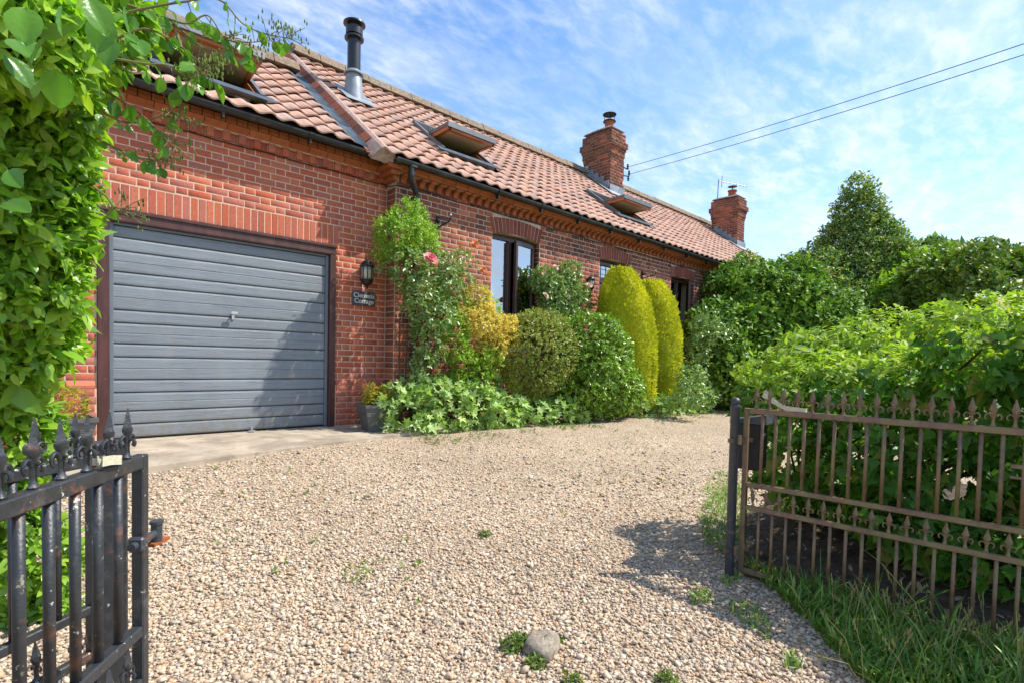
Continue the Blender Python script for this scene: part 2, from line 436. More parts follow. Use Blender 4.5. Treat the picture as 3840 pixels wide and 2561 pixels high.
# ------------------------------------------------------------------ ground
def gravel_base_mat():
    m, N, L, out = new_mat('gravel_bed')
    p = coords(N, L)
    v = N.new('ShaderNodeTexVoronoi'); v.inputs['Scale'].default_value = 55; v.inputs['Randomness'].default_value = 1
    L.new(p, v.inputs['Vector'])
    wn2 = N.new('ShaderNodeTexWhiteNoise'); wn2.noise_dimensions = '3D'; L.new(v.outputs['Position'], wn2.inputs['Vector'])
    c = ramp(N, L, wn2.outputs['Value'], PEBBLE, 'LINEAR')
    n1 = noise(N, L, p, .9, 4, .6)
    c = mixrgb(N, L, 1.0, c, ramp(N, L, n1, [(.82, .80, .76), (1.08, 1.07, 1.05)], pos=[.32, .68]), 'MULTIPLY')
    e = mrange(N, L, v.outputs['Distance'], .2, .75, 1, .0)
    c = mixrgb(N, L, mrange(N, L, v.outputs['Distance'], .48, .80, 0, .80), c, (.13, .09, .06))
    pbsdf(N, L, out, c, .9, e, .7, .012, spec=.2)
    return m
PEBBLE = [(0.465, 0.331, 0.215), (0.561, 0.429, 0.29), (0.622, 0.511, 0.371), (0.407, 0.272, 0.164), (0.36, 0.299, 0.238), (0.583, 0.465, 0.33), (0.673, 0.573, 0.436), (0.449, 0.339, 0.234), (0.515, 0.323, 0.181), (0.265, 0.222, 0.179), (0.589, 0.448, 0.306), (0.505, 0.385, 0.263)]
M_GRAVEL = gravel_base_mat()
M_PEBBLE = piece_mat('flint_pebble', PEBBLE, .75, .16, 70, .25, 150, .3)
M_EARTH = plain_mat('field_soil_grass', (.10, .13, .045), 1.0, .4, 3, .4, 20, .1)
M_CONC = plain_mat('worn_concrete', (.41, .34, .25), .95, .25, 3.5, .4, 60, .15, spots=[(2.2, .46, .62, (.26, .21, .155), .85), (9, .55, .68, (.22, .18, .14), .6), (22, .6, .7, (.56, .49, .39), .6)])
M_DIRT = plain_mat('hedge_dirt', (.085, .062, .045), 1.0, .5, 14, .8, 40, .1, spots=[(25, .62, .68, (.30, .24, .19), .7), (11, .58, .66, (.17, .09, .04), .6)])

def sheet(name, xs, ys, zf, mat):
    X, Y = np.meshgrid(xs, ys, indexing='ij')
    V = np.stack([X, Y, zf(X, Y)], -1).reshape(-1, 3)
    ny = len(ys); i, j = np.meshgrid(np.arange(len(xs) - 1), np.arange(ny - 1), indexing='ij')
    a = (i * ny + j).ravel()
    me = mesh_np(name, V, [np.stack([a, a + ny, a + ny + 1, a + 1], 1)], mat, True)
    o = link(name, me); tag(o, kind='structure'); return o
far = np.concatenate([[-600, -250, -100, -40, -20], np.arange(-12, 30, 2.0), [40, 70, 140, 300, 600]])
g = sheet('ground', far, far, lambda x, y: ground_z(x, y) - .05, M_EARTH)
def lumpy(x, y):
    return ground_z(x, y) + .010 * np.sin(x * 2.1 + 1.3 * np.sin(y * 1.7)) + .008 * np.sin(y * 3.3 + x)
gv = sheet('gravel_driveway', np.arange(-7, 15.01, .12), np.arange(-9, .01, .12), lumpy, M_GRAVEL)

# pebbles: dense near the camera, thinning where they grow too small to see
def icosa():
    t = (1 + 5 ** .5) / 2
    v = np.array([(-1, t, 0), (1, t, 0), (-1, -t, 0), (1, -t, 0), (0, -1, t), (0, 1, t), (0, -1, -t), (0, 1, -t), (t, 0, -1), (t, 0, 1), (-t, 0, -1), (-t, 0, 1)], float)
    v /= np.linalg.norm(v[0])
    f = [(0, 11, 5), (0, 5, 1), (0, 1, 7), (0, 7, 10), (0, 10, 11), (1, 5, 9), (5, 11, 4), (11, 10, 2), (10, 7, 6), (7, 1, 8), (3, 9, 4), (3, 4, 2), (3, 2, 6), (3, 6, 8), (3, 8, 9), (4, 9, 5), (2, 4, 11), (6, 2, 10), (8, 6, 7), (9, 8, 1)]
    return v, f
ICO = icosa()
def rot_from(yaw, tx, ty):
    cz, sz, cx, sx, cy, sy = np.cos(yaw), np.sin(yaw), np.cos(tx), np.sin(tx), np.cos(ty), np.sin(ty)
    o, i = np.zeros_like(yaw), np.ones_like(yaw)
    Rz = np.stack([np.stack([cz, -sz, o], -1), np.stack([sz, cz, o], -1), np.stack([o, o, i], -1)], -2)
    Rx = np.stack([np.stack([i, o, o], -1), np.stack([o, cx, -sx], -1), np.stack([o, sx, cx], -1)], -2)
    Ry = np.stack([np.stack([cy, o, sy], -1), np.stack([o, i, o], -1), np.stack([-sy, o, cy], -1)], -2)
    return Rz @ Rx @ Ry
def on_slab(x, y): return (x > -3.75) & (x < .02) & (y > -1.72 + .2008 * (x + 3.6)) & (y < .3)
def vnz(x, y): return .5 * np.sin(1.9 * x + 1.3 * np.sin(1.1 * y + .4)) * np.sin(1.6 * y - .8 * np.sin(1.3 * x)) + .25 * np.sin(4.1 * x + 3.3 * y)
def pebbles():
    N0 = 900000
    x = rng.uniform(-4.6, 5.5, N0); y = rng.uniform(-6.3, -.2, N0)
    z = lumpy(x, y)
    P = np.stack([x, y, z], 1)
    px, py, d = proj(P)
    dens = (.62 + .38 * np.clip(.5 + vnz(x, y), 0, 1)) * 10000 / (1 + np.exp((d - 3.1) / .38)) + 800 * (d < 6.8) / (1 + np.exp((d - 5.4) / .5))
    keep = (px > -60) & (px < 3900) & (py < 2660) & (d > .6) & (rng.random(N0) < dens * (10.1 * 6.1) / N0)
    keep &= ~on_slab(x, y)
    keep &= ~((x > -.75 + .06 * (y + 5.3)) & (y < -5.1))
    P = P[keep]; n = len(P)
    yaw = rng.uniform(0, 6.283, n)
    R = rot_from(yaw, rng.normal(0, .38, n), rng.normal(0, .38, n))
    s = np.exp(rng.normal(math.log(.0059), .38, n))
    s = np.minimum(s, .0155) * (1 + .25 * np.clip((d[keep] - 3.2) / 2, 0, 1))
    sc_ = np.stack([s * rng.uniform(.95, 1.55, n), s * rng.uniform(.75, 1.1, n), s * rng.uniform(.45, .8, n)], -1)
    P[:, 2] += s * rng.uniform(.05, .75, n)
    V0 = ICO[0][None] * (1 + rng.normal(0, .13, (n, 12)))[:, :, None]
    V = np.einsum('nij,nkj->nki', R, V0 * sc_[:, None, :]) + P[:, None, :]
    f = np.array(ICO[1])[None] + (np.arange(n) * 12)[:, None, None]
    me = mesh_np('gravel', V.reshape(-1, 3), [f.reshape(-1, 3)], M_PEBBLE, True)
    return link('gravel', me), n
po, npb = pebbles()
tag(po, 'loose beige and grey flint gravel covering the driveway', 'gravel', kind='stuff')

# concrete apron in front of the garage
b = MB()
ap = [(-5.4, .10), (-5.4, -2.06), (-3.6, -1.70), (-2.98, -1.575), (-.54, -1.085), (-.02, -.985), (-.02, .10)]
b.extrude(ap, lambda a, c, t: (a, c, t if t < -.1 else -.004 + .006 * min(0, c)), -.3, 0.0)
o = b.build('concrete_apron', M_CONC); tag(o, kind='structure')
# dirt under the ivy hedge
gd = sheet('hedge_bank', np.arange(-.82, 2.6, .08), np.arange(-9, -3.9, .1),
           lambda x, y: lumpy(x, y) + .012 + .16 * np.clip((x + .62 - .06 * (y + 5.3)) / 1.0, 0, 1) * np.clip((-4.4 - y) / .6, 0, 1) - .10 * ((x < -.66 + .06 * (y + 5.3)) | (y > -5.2)), M_DIRT)

# ------------------------------------------------------------------ brickwork helpers
def brick_unit(Lx, H, D=.045, bv=.0022):
    a, h = Lx / 2, H / 2
    def ringv(i, y): return [(-a + i, y, -h + i), (a - i, y, -h + i), (a - i, y, h - i), (-a + i, y, h - i)]
    v = ringv(bv, 0) + ringv(0, bv * .8) + ringv(0, D)
    f = [(0, 1, 2, 3)]
    for r in (0, 4):
        for i in range(4):
            j = (i + 1) % 4
            f.append((r + i, r + 4 + i, r + 4 + j, r + j))
    return v, f
PITCH_Z, JO = .0752, .0125
def course(x0, x1, z0, z1, openings, stretch_only=False, pair=.3375):
    """Flemish bond courses on a wall; openings are (x0,x1,z0,z1); gives (xc, zc, length, height)"""
    res = []
    k = 0; z = z0
    while z + PITCH_Z <= z1 + .02:
        h = PITCH_Z - JO
        zc = z + PITCH_Z / 2
        segs = [(x0, x1)]
        for (a, b_, c, d) in openings:
            if c - .012 < zc < d + .012:
                ns = []
                for s0, s1 in segs:
                    if b_ <= s0 or a >= s1: ns.append((s0, s1)); continue
                    if a > s0: ns.append((s0, a))
                    if b_ < s1: ns.append((b_, s1))
                segs = ns
        pos = x0 - pair + (pair / 2 if k % 2 else 0) - .113 * (k % 2) * 0
        if stretch_only: pos = x0 - .225 + (.1125 if k % 2 else 0)
        i = 0
        while pos < x1:
            ln = .225 if (stretch_only or i % 2 == 0) else .1125
            for s0, s1 in segs:
                p0, p1 = max(pos, s0), min(pos + ln, s1)
                if p1 - p0 > .035: res.append(((p0 + p1) / 2, zc, p1 - p0 - JO, h))
            pos += ln; i += 1
        z += PITCH_Z; k += 1
    return res
def lay(bricks, yf, mats, parent, limit, lo_px=430, name='brick', rest='brickwork', mat_of=None, hidden=None):
    """the bricks that show largest become objects, the others one joined part (per material)"""
    arr = np.array(bricks, float)
    P = np.stack([arr[:, 0], np.full(len(arr), yf), arr[:, 1]], 1)
    px, py, d = proj(P)
    vis = (px > lo_px) & (px < 3840) & (py > 0) & (py < 2561)
    if hidden is not None: vis &= ~hidden(px, py)
    score = np.where(vis, arr[:, 2] / d ** 1.5, 0)
    order = np.argsort(-score)
    pick = set(order[:limit].tolist())
    um = {}
    for mi, m in enumerate(mats):
        for kind_, ln in (('s', .225 - JO), ('h', .1125 - JO)):
            v, f = brick_unit(ln, PITCH_Z - JO)
            um[(mi, kind_)] = mesh_np('brick', np.array(v), [np.array(f)], m)
    rest_idx = {}
    for i, (xc, zc, ln, h) in enumerate(bricks):
        mi = mat_of(xc, zc) if mat_of else 0
        if i in pick and score[i] > 0:
            kd = 's' if ln > .15 else 'h'; base = (.225 if kd == 's' else .1125) - JO
            M_ = Matrix.Translation((xc, yf + random.uniform(-.0025, .0015), zc)) @ Matrix.Rotation(random.uniform(-.006, .006), 4, 'Y') @ Matrix.Rotation(random.uniform(-.012, .012), 4, 'Z') @ Matrix.Diagonal((ln / base, 1, 1, 1))
            link(name, um[(mi, kd)], parent, M_)
        else: rest_idx.setdefault(mi, []).append(i)
    for mi, idx in rest_idx.items():
        v, f = brick_unit(1, 1, .045, 0); v = np.array(brick_unit(.214, .064)[0])
        ii = np.array(idx); sx = arr[ii, 2] / .214
        R = np.zeros((len(ii), 3, 3)); R[:, 0, 0] = sx; R[:, 1, 1] = 1; R[:, 2, 2] = 1
        ang = rng.normal(0, .005, len(ii)); R[:, 1, 0] = ang
        T = np.stack([arr[ii, 0], yf + rng.uniform(-.0025, .0015, len(ii)), arr[ii, 1]], 1)
        tag(link(rest, many(rest, v, f, R, T, mats[mi]), parent), kind='stuff')
def brick_mesh_free(poly_front, yf, D, mat, name='brick'):
    """one brick from a front outline in X,Z"""
    b_ = MB(); cx = sum(p[0] for p in poly_front) / 4; cz = sum(p[1] for p in poly_front) / 4
    ins = [(cx + (p[0] - cx) * .93, cz + (p[1] - cz) * .975) for p in poly_front]
    v = [(p[0], yf, p[1]) for p in ins] + [(p[0], yf + .004, p[1]) for p in poly_front] + [(p[0], yf + D, p[1]) for p in poly_front]
    f = [(0, 1, 2, 3)]
    for r in (0, 4):
        for i in range(4):
            j = (i + 1) % 4; f.append((r + i, r + 4 + i, r + 4 + j, r + j))
    b_.add(v, f); return b_.mesh(name, mat)

# ------------------------------------------------------------------ pantile roofs
def pantile_unit(wd, ln, th=.019):
    nu = 10; v = []
    us = np.linspace(0, 1, nu + 1)
    zz = .0185 * np.sin(2 * math.pi * (us - .55))
    for yy, lift in ((0, 0), (ln, 0)):
        for u, z_ in zip(us, zz): v.append(((u - .5) * wd, yy, z_ + lift))
    for u, z_ in zip(us, zz): v.append(((u - .5) * wd, .004, z_ - th))
    n = nu + 1; f = []
    for i in range(nu):
        f.append((i, i + 1, n + i + 1, n + i))
        f.append((2 * n + i, 2 * n + i + 1, i + 1, i))
    f.append((0, n, 2 * n)); f.append((nu, 2 * n + nu, n + nu))
    return np.array(v), f
def roof_tiles(parent, eave, t, ridge_y, x0, x1, colw, gauge, limit, holes=(), lo_px=480, sag=0.0, rest_name='roof_tiles'):
    ey, ez = eave
    th = math.atan(t); c, s = math.cos(th), math.sin(th)
    L_ = (ridge_y - ey) / c
    nr = int(L_ / gauge); ncol = int((x1 - x0) / colw)
    ey_ = np.array([0, c, s]); en = np.array([0, -s, c]); ex = np.array([1, 0, -sag]); ex = ex / np.linalg.norm(ex)
    uv, uf = pantile_unit(colw * 1.06, gauge + .075)
    T, R = [], []
    for i in range(nr + 1):
        for j in range(ncol):
            xc = x0 + (j + .5) * colw; sd = i * gauge - .035
            yy = ey + sd * c
            if any(h0 < xc < h1 and g0 < yy + .1 < g1 for h0, h1, g0, g1 in holes): continue
            if sd + gauge > L_ + .12: continue
            lift = .004 + random.uniform(-.003, .005)
            tl = .118 + random.uniform(-.016, .016); yawj = random.uniform(-.012, .012)
            a = ey_ * math.cos(tl) - en * math.sin(tl)
            n_ = en * math.cos(tl) + ey_ * math.sin(tl)
            xx = ex * math.cos(yawj) + a * math.sin(yawj); a2 = a * math.cos(yawj) - ex * math.sin(yawj)
            roll = random.uniform(-.02, .02); n2 = n_ + xx * roll; x2 = xx - n_ * roll
            p = np.array([xc + random.uniform(-.004, .004), ey, ez - sag * xc]) + ey_ * (sd + random.uniform(-.006, .006)) + en * (lift + .045)
            T.append(p); R.append(np.stack([x2, a2, n2], 1))
    T, R = np.array(T), np.array(R)
    px, py, d = proj(T)
    score = np.where((px > lo_px) & (px < 3840) & (py > 0) & (d > 0), 1 / d, 0)
    order = np.argsort(-score); pick = order[:limit]; rest = order[limit:]
    me = mesh_np('tile', uv, [np.array([q for q in uf if len(q) == 4]), np.array([q for q in uf if len(q) == 3])], M_TILE)
    auto = np.ones(len(me.polygons), bool); auto[[i for i, p in enumerate(me.polygons) if (i % 2) and i < 20]] = True
    for i in pick:
        M_ = Matrix([[*R[i][r], T[i][r]] for r in range(3)] + [[0, 0, 0, 1]])
        link('tile', me, parent, M_)
    if len(rest):
        tag(link(rest_name, many(rest_name, uv, uf, R[rest], T[rest], M_TILE), parent), kind='stuff')
    return L_, c, s
def half_gutter(parent, x0, x1, y, z, r, sag=0.0, step=.92, first=.45):
    b_ = MB(); n = 10; th = .006
    poly = [(r * math.cos(math.pi + math.pi * k / n), r * math.sin(math.pi + math.pi * k / n)) for k in range(n + 1)]
    poly += [((r - th) * math.cos(2 * math.pi - math.pi * k / n), (r - th) * math.sin(2 * math.pi - math.pi * k / n) + .0) for k in range(n + 1)]
    b_.extrude(poly, lambda a, c, t: (t, y + a, z + c - sag * t), x0, x1)
    for xx in (x0 + .004, x1 - .004): b_.lathe([(.0, -.004), (r * .98, -.004), (r * .98, .0), (0, .0)], 4) if False else None
    g_ = b_.build('gutter', M_GUTTER, parent)
    me = None; x = x0 + first; k = 0
    while x < x1 - .1:
        bb = MB()
        ring = [(r + .012) for _ in range(1)]
        pts = [(x, y + (r + .006) * math.cos(math.pi + math.pi * i / 10), z - sag * x + (r + .006) * math.sin(math.pi + math.pi * i / 10)) for i in range(11)]
        for p0, p1 in zip(pts[:-1], pts[1:]): bb.bar(p0, p1, .05, .012, up=(0, (p0[1] + p1[1]) / 2 - y, (p0[2] + p1[2]) / 2 - z))
        bb.box((x, y + r * .2, z - sag * x - r - .03), (.022, r * 1.2, .05))
        bb.build('gutter_bracket', M_GUTTER, g_)
        x += step
    return g_
def ridge_run(parent, x0, x1, y, z, sag, n_len=.46, r=.115):
    x = x0
    while x < x1:
        b_ = MB(); poly = [(r * 1.15 * math.cos(math.pi * k / 7), r * math.sin(math.pi * k / 7) * 1.0) for k in range(8)]
        poly += [(-r * 1.5, -.07), (r * 1.5, -.07)]
        jz = random.uniform(-.008, .01)
        b_.extrude(poly, lambda a, c, t: (t, y + a, z + c + jz - sag * t), x, min(x + n_len - .012, x1))
        auto_smooth(b_.build('ridge_tile', M_RIDGE, parent)); x += n_len
def roof_window(parent, x0, x1, yb, yt, plane, open_deg, t, sag=0):
    """top frame lies in the roof, the sash pivots at mid height with its lower edge swung outwards"""
    th = math.atan(t); c, s = math.cos(th), math.sin(th)
    e = Vector((0, c, s)); n = Vector((0, -s, c)); xm = (x0 + x1) / 2
    def P(x, y, off): return Vector((x, y, plane(y) - sag * x)) + n * off
    w = tag(empty('roof_window'), None); w.parent = parent
    fr = MB()
    up = n
    for x in (x0, x1): fr.bar(P(x, yb, .05), P(x, yt, .05), .05, .10, up=n)
    fr.bar(P(x0 - .05, yb, .04), P(x1 + .05, yb, .04), .06, .07, up=n); fr.bar(P(x0, yt, .06), P(x1, yt, .06), .07, .10, up=n)
    fr.build('frame', M_ALU, w)
    ln = MB()
    for x, q in ((x0 + .045, 1), (x1 - .045, -1)): ln.bar(P(x, yb + .02, -.05), P(x, yt - .02, -.05), .03, .22, up=n)
    ln.build('lining', M_PINE, w)
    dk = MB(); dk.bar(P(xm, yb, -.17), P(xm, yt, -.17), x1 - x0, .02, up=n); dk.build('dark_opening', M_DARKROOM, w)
    fl = MB()   # lead skirt over the tiles below
    fl.bar(P(xm, yb - .10, .085), P(xm, yb + .02, .085), x1 - x0 + .24, .006, up=n); fl.build('flashing', M_LEAD, w)
    ym = (yb + yt) / 2; hl = (yt - yb) / c / 2 - .03
    piv = P(xm, ym, .06)
    a = math.radians(open_deg)
    R = Matrix.Rotation(-a, 3, 'X')
    e2 = R @ e; n2 = R @ n; wd = x1 - x0 - .06
    def bar2(bld, dx, s0, s1, wdt, h, off):
        bld.bar(piv + Vector((dx, 0, 0)) + e2 * s0 + n2 * off, piv + Vector((dx, 0, 0)) + e2 * s1 + n2 * off, wdt, h, up=n2)
    sb = MB()
    for dx in (-wd / 2 + .03, wd / 2 - .03): bar2(sb, dx, -hl, hl, .055, .085, 0)
    for ss in (-hl + .035, hl - .035):
        p = piv + e2 * ss; sb.bar(p - Vector((wd / 2, 0, 0)), p + Vector((wd / 2, 0, 0)), .07, .085, up=n2)
    sb.build('sash', M_PINE, w)
    cp = MB()
    bar2(cp, -wd / 2, -hl - .01, hl, .02, .05, .045); bar2(cp, wd / 2, -hl - .01, hl, .02, .05, .045)
    for ss in (-hl - .012, hl): 
        p = piv + e2 * ss + n2 * .03; cp.bar(p - Vector((wd / 2 + .02, 0, 0)), p + Vector((wd / 2 + .02, 0, 0)), .03, .075, up=n2)
    cp.build('cladding', M_ALU, w)
    bl = MB(); bar2(bl, 0, -hl + .06, hl - .06, wd - .11, .008, -.025); bl.build('blind', M_BLIND, w)
    gl = MB(); bar2(gl, 0, -hl + .05, hl - .05, wd - .09, .012, .03); gl.build('pane', M_GLASS, w)
    return w

# ================================================================== GARAGE
TS = .765
gar = thing('garage', 'red brick garage wing with a grey up-and-over door and clay pantile roof', 'garage', (-2.6, 0, 0))
GI = Matrix.Translation((2.6, 0, 0))
gar_in = empty('wall', (2.6, 0, 0)); gar_in.parent = gar        # the wall part carries its masonry pieces
mb = MB()
yw, th_ = .0028, .28
def wbox(b_, x0, x1, z0, z1, y0=yw, t=th_): b_.box(((x0 + x1) / 2, y0 + t / 2, (z0 + z1) / 2), (x1 - x0, t, z1 - z0))
wbox(mb, -5.4, -3.135, -.3, 2.302); wbox(mb, -.715, -.002, -.3, 2.302); wbox(mb, -5.4, -.002, 2.3021, 3.47)
mb.box((-5.26, 2.15, 1.58), (.28, 3.7, 3.75)); mb.box((-2.7, 3.95, 1.58), (5.4, .28, 3.75))
mb.box((-4.27, -.0085, .11), (2.26, .032, .83)); mb.box((-.36, -.0085, .11), (.705, .032, .83))
for sx in (-5.26,):
    mb.add([(sx - .14, .01, 3.47), (sx - .14, 1.97, 5.1), (sx - .14, 3.9, 3.6), (sx + .14, .01, 3.47), (sx + .14, 1.97, 5.1), (sx + .14, 3.9, 3.6)],
           [(0, 1, 2), (3, 5, 4), (0, 3, 4, 1), (1, 4, 5, 2), (2, 5, 3, 0)])
mb.build('mortar', M_GMORT, gar_in)
gb = course(-5.4, -.004, 0.0, 3.225, [(-3.137, -.713, -1, 2.53)])
# fill the strip beside the soldier course
low = [q for q in gb if q[1] > .53 + .0752]
plin = [(x, z, l, h) for (x, z, l, h) in course(-5.4, -.004, 0.0, .52, [(-3.137, -.713, -1, 2.53)], stretch_only=True)]
def behind_shrub(px, py): return px < 430
lay(low, 0.0, [M_GBRICK], gar_in, 270, hidden=behind_shrub)
lay(plin, -.032, [M_GBRICK], gar_in, 30, lo_px=1200)
# chamfered plinth course
for x0, x1 in ((-5.4, -3.137), (-.713, -.004)):
    x = x0
    while x < x1 - .03:
        xe = min(x + .2255, x1); b = MB()
        b.extrude([(-.032, .528), (-.032, .556), (-.001, .600), (.03, .600), (.03, .528)], lambda a, c, t: (t, a, c), x + .004, xe - .006)
        b.build('plinth_brick', M_GBRICK, gar_in); x = xe
# soldier course over the door
x = -3.165
while x < -.70:
    l, h = .0755 - .0105, .243
    bm_ = brick_mesh_free([(x, 2.303), (x + l, 2.303), (x + l, 2.303 + h), (x, 2.303 + h)], -.001 + random.uniform(-.002, .002), .04, M_GBRICK)
    link('brick', bm_, gar_in); x += .0757
# dentil course, cove moulding and top course under the gutter
x = -5.36
k = 0
dm = {}
v, f = brick_unit(.072, .096, .09); dm[0] = mesh_np('dentil', np.array(v), [np.array(f)], M_GBRICK)
v, f = brick_unit(.074, .100, .05); dm[1] = mesh_np('brick', np.array(v), [np.array(f)], M_GBRICK)
while x < -.06:
    link('dentil', dm[0], gar_in, Matrix.Translation((x, -.048, 3.285)))
    link('brick', dm[1], gar_in, Matrix.Translation((x + .08, -.001, 3.285)))
    x += .16
x = -5.38
while x < -.05:
    b = MB(); xe = min(x + .2255, -.03)
    prof = [(-.052, 3.340), (-.056, 3.352), (-.070, 3.366), (-.088, 3.376), (-.100, 3.388), (-.104, 3.403), (.02, 3.403), (.02, 3.340)]
    b.extrude(prof, lambda a, c, t: (t, a, c), x, xe - .007); auto_smooth(b.build('cornice_block', M_TERRA, gar_in)); x = xe
x = -5.40
while x < -.05:
    b = MB(); xe = min(x + .1125, -.02)
    b.box(((x + xe - .009) / 2, -.06, 3.441), (xe - x - .009, .11, .066)); b.build('brick', M_TERRA, gar_in); x = xe
mb = MB(); mb.box((-2.71, .02, 3.40), (5.38, .13, .14)); mb.build('cornice_mortar', M_GMORT, gar_in)
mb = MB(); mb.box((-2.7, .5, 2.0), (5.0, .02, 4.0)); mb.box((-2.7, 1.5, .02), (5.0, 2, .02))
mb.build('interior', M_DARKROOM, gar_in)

# door frame and door
dfr = MB()
for x0, x1 in ((-3.134, -3.040), (-.795, -.716)):
    dfr.box(((x0 + x1) / 2, .03, 1.08), (x1 - x0, .10, 2.17), bev=.006)
dfr.box((-1.925, .03, 2.232), (2.418, .10, .130), bev=.006)
dfr.box((-1.925, -.024, 2.279), (2.418, .022, .036), bev=.005)
dfr.box((-1.925, -.008, 2.190), (2.30, .03, .03), bev=.004)
fo = dfr.build('door_frame', M_TIMBER, gar, GI)
door = empty('garage_door', (2.6, 0, 0)); door.parent = gar
b = MB()
for x0, x1 in ((-3.038, -3.000), (-.836, -.797)): b.box(((x0 + x1) / 2, .045, 1.085), (x1 - x0, .05, 2.16), bev=.004)
b.box((-1.917, .045, 2.155), (2.162, .05, .022)); b.build('steel_frame', M_DOORSTEEL, door)
zs = [0.012, .15, .283, .473, .603, .833, .965, 1.173, 1.301, 1.551, 1.681, 1.892, 2.024, 2.142]
for z0, z1 in zip(zs[:-1], zs[1:]):
    b = MB(); hgt = z1 - z0
    pr = [(.070, z0), (.058, z0 + .009), (.046, z0 + .013), (.0435, z0 + .03)]
    if hgt > .17:
        m = z0 + hgt * .52
        pr += [(.0425, m - .008), (.047, m - .003), (.047, m), (.0425, m + .004)]
    pr += [(.0435, z1 - .022), (.047, z1 - .006), (.058, z1 - .002), (.070, z1)]
    b.extrude(pr, lambda a, c, t: (t, a, c), -2.998, -.838); b.build('panel', M_DOOR, door)
b = MB(); b.box((-1.917, .078, 1.08), (2.16, .014, 2.15)); b.build('backing', M_IRON, door)
b = MB(); b.box((-1.905, .036, 1.318), (.030, .014, .085), bev=.004); b.tube([(-1.905, .04, 1.345), (-1.905, -.012, 1.345)], .009)
b.box((-1.903, -.016, 1.347), (.078, .016, .034), bev=.007); b.build('handle', M_SILVER, door)
b = MB(); b.box((-1.72, -.03, .012), (.07, .06, .006)); b.box((-1.72, -.015, .035), (.022, .03, .045)); b.build('door_catch', M_FLASH, door)

# roof
roof = empty('roof', (2.6, 0, 0)); roof.parent = gar
GE = (-.275, 3.531)
gpl = lambda y: GE[1] + TS * (y - GE[0])
b = MB()
b.extrude([(-.18, gpl(-.18) - .03), (1.97, gpl(1.97) - .03), (4.2, gpl(1.97) - .03 - TS * 2.23), (4.1, 3.35), (-.02, 3.475)], lambda a, c, t: (t, a, c), -5.45, -.30)
b.build('roof_deck', M_SOIL, roof)
roof_tiles(roof, GE, TS, 1.97, -.655 - .2305 * 21, -.654, .2305, .283, 170, holes=[(-2.66, -1.52, .02, 1.02)], lo_px=520)
ridge_run(roof, -5.47, -.5, 1.97, gpl(1.97) + .075, 0)
for k in range(6):
    s0, s1 = k * .66, min(k * .66 + .70, 2.9)
    b = MB(); thg = math.atan(TS); c_, s_ = math.cos(thg), math.sin(thg)
    def lp(dx, s, o): return (dx, GE[0] + s * c_ - o * s_, GE[1] + s * s_ + o * c_)
    xs = [-.70, -.66, -.62, -.50, -.46, -.445, -.43]; os = [.055, .045, .022, .012, .012, .018, .024]
    lift = .004 * (k % 2)
    vs = [lp(x, s, o_ + lift) for s in (s0, s1) for x, o_ in zip(xs, os)] + [lp(x, s, o_ + lift - .006) for s in (s0, s1) for x, o_ in zip(xs, os)]
    n = len(xs); fs = []
    for i in range(n - 1): fs += [(i, i + 1, n + i + 1, n + i), (2 * n + i, 3 * n + i, 3 * n + i + 1, 2 * n + i + 1), (i, 2 * n + i, 2 * n + i + 1, i + 1)]
    if s0 < 2.85: b.add(vs, fs); b.build('lead_sheet', M_LEAD, roof, smooth=True)
half_gutter(gar, -5.5, -.21, -.245, 3.497, .058, 0, .93, .62).matrix_local = GI
w = roof_window(gar, -2.58, -1.60, .09, 1.0, gpl, 43, TS); w.matrix_local = GI

# ================================================================== COTTAGE
cot = thing('cottage', 'long old brick cottage with salmon pantile roof, two chimneys and brown windows', 'house', (0, 0, 0))
CY = -.235
SAG = .011
cw = empty('wall'); cw.parent = cot
W1, D2, W3 = (1.70, 2.745, 1.12, 2.86), (4.38, 5.32, -.1, 2.84), (6.92, 7.94, 1.12, 2.82)
b = MB(); y0, t = CY + .0028, .33
xs_ = [0.004, W1[0], W1[1], D2[0], D2[1], W3[0], W3[1], 14.75]
for i in range(0, 8, 2): wbox(b, xs_[i], xs_[i + 1], -.3, 3.20, y0, t)
for (a, c, d, e) in (W1, D2, W3):
    wbox(b, a, c, e + .03, 3.2001, y0, t)
    if d > 0: wbox(b, a, c, -.3, d, y0, t)
b.box((7.4, 5.6, 1.5), (14.6, .3, 3.4)); b.box((.15, 2.9, 1.6), (.3, 5.4, 3.8)); b.box((14.59, 2.75, 1.6), (.3, 5.4, 3.8))
for sx in (.17, 14.58):
    b.add([(sx - .14, -.1, 3.4), (sx - .14, 2.8, 5.7), (sx - .14, 5.6, 3.4), (sx + .14, -.1, 3.4), (sx + .14, 2.8, 5.7), (sx + .14, 5.6, 3.4)],
          [(0, 1, 2), (3, 5, 4), (0, 3, 4, 1), (1, 4, 5, 2), (2, 5, 3, 0)])
b.build('mortar', M_CMORT, cw)
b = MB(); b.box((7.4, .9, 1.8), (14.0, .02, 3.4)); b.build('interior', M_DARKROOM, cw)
ops = [(W1[0], W1[1], 1.1, 3.11), (D2[0], D2[1], -1, 3.07), (W3[0], W3[1], 1.1, 3.05)]
cb = course(.004, 9.6, 0.0, 3.215, ops)
def cmat(x, z):
    n_ = math.sin(x * 3.1 + z * 5.3) + math.sin(x * 7.7 - z * 2.1) * .6 + random.uniform(-1.1, 1.1)
    if z > 2.64: return 1 if n_ > 1.35 else 0
    if z > 2.2: return 0 if n_ > 1.5 else 1
    return 0 if n_ > .35 else 1
lay(cb, CY, [M_DBRICK, M_RBRICK], cw, 260, lo_px=1440, mat_of=cmat, hidden=lambda px, py: (py > 1180))
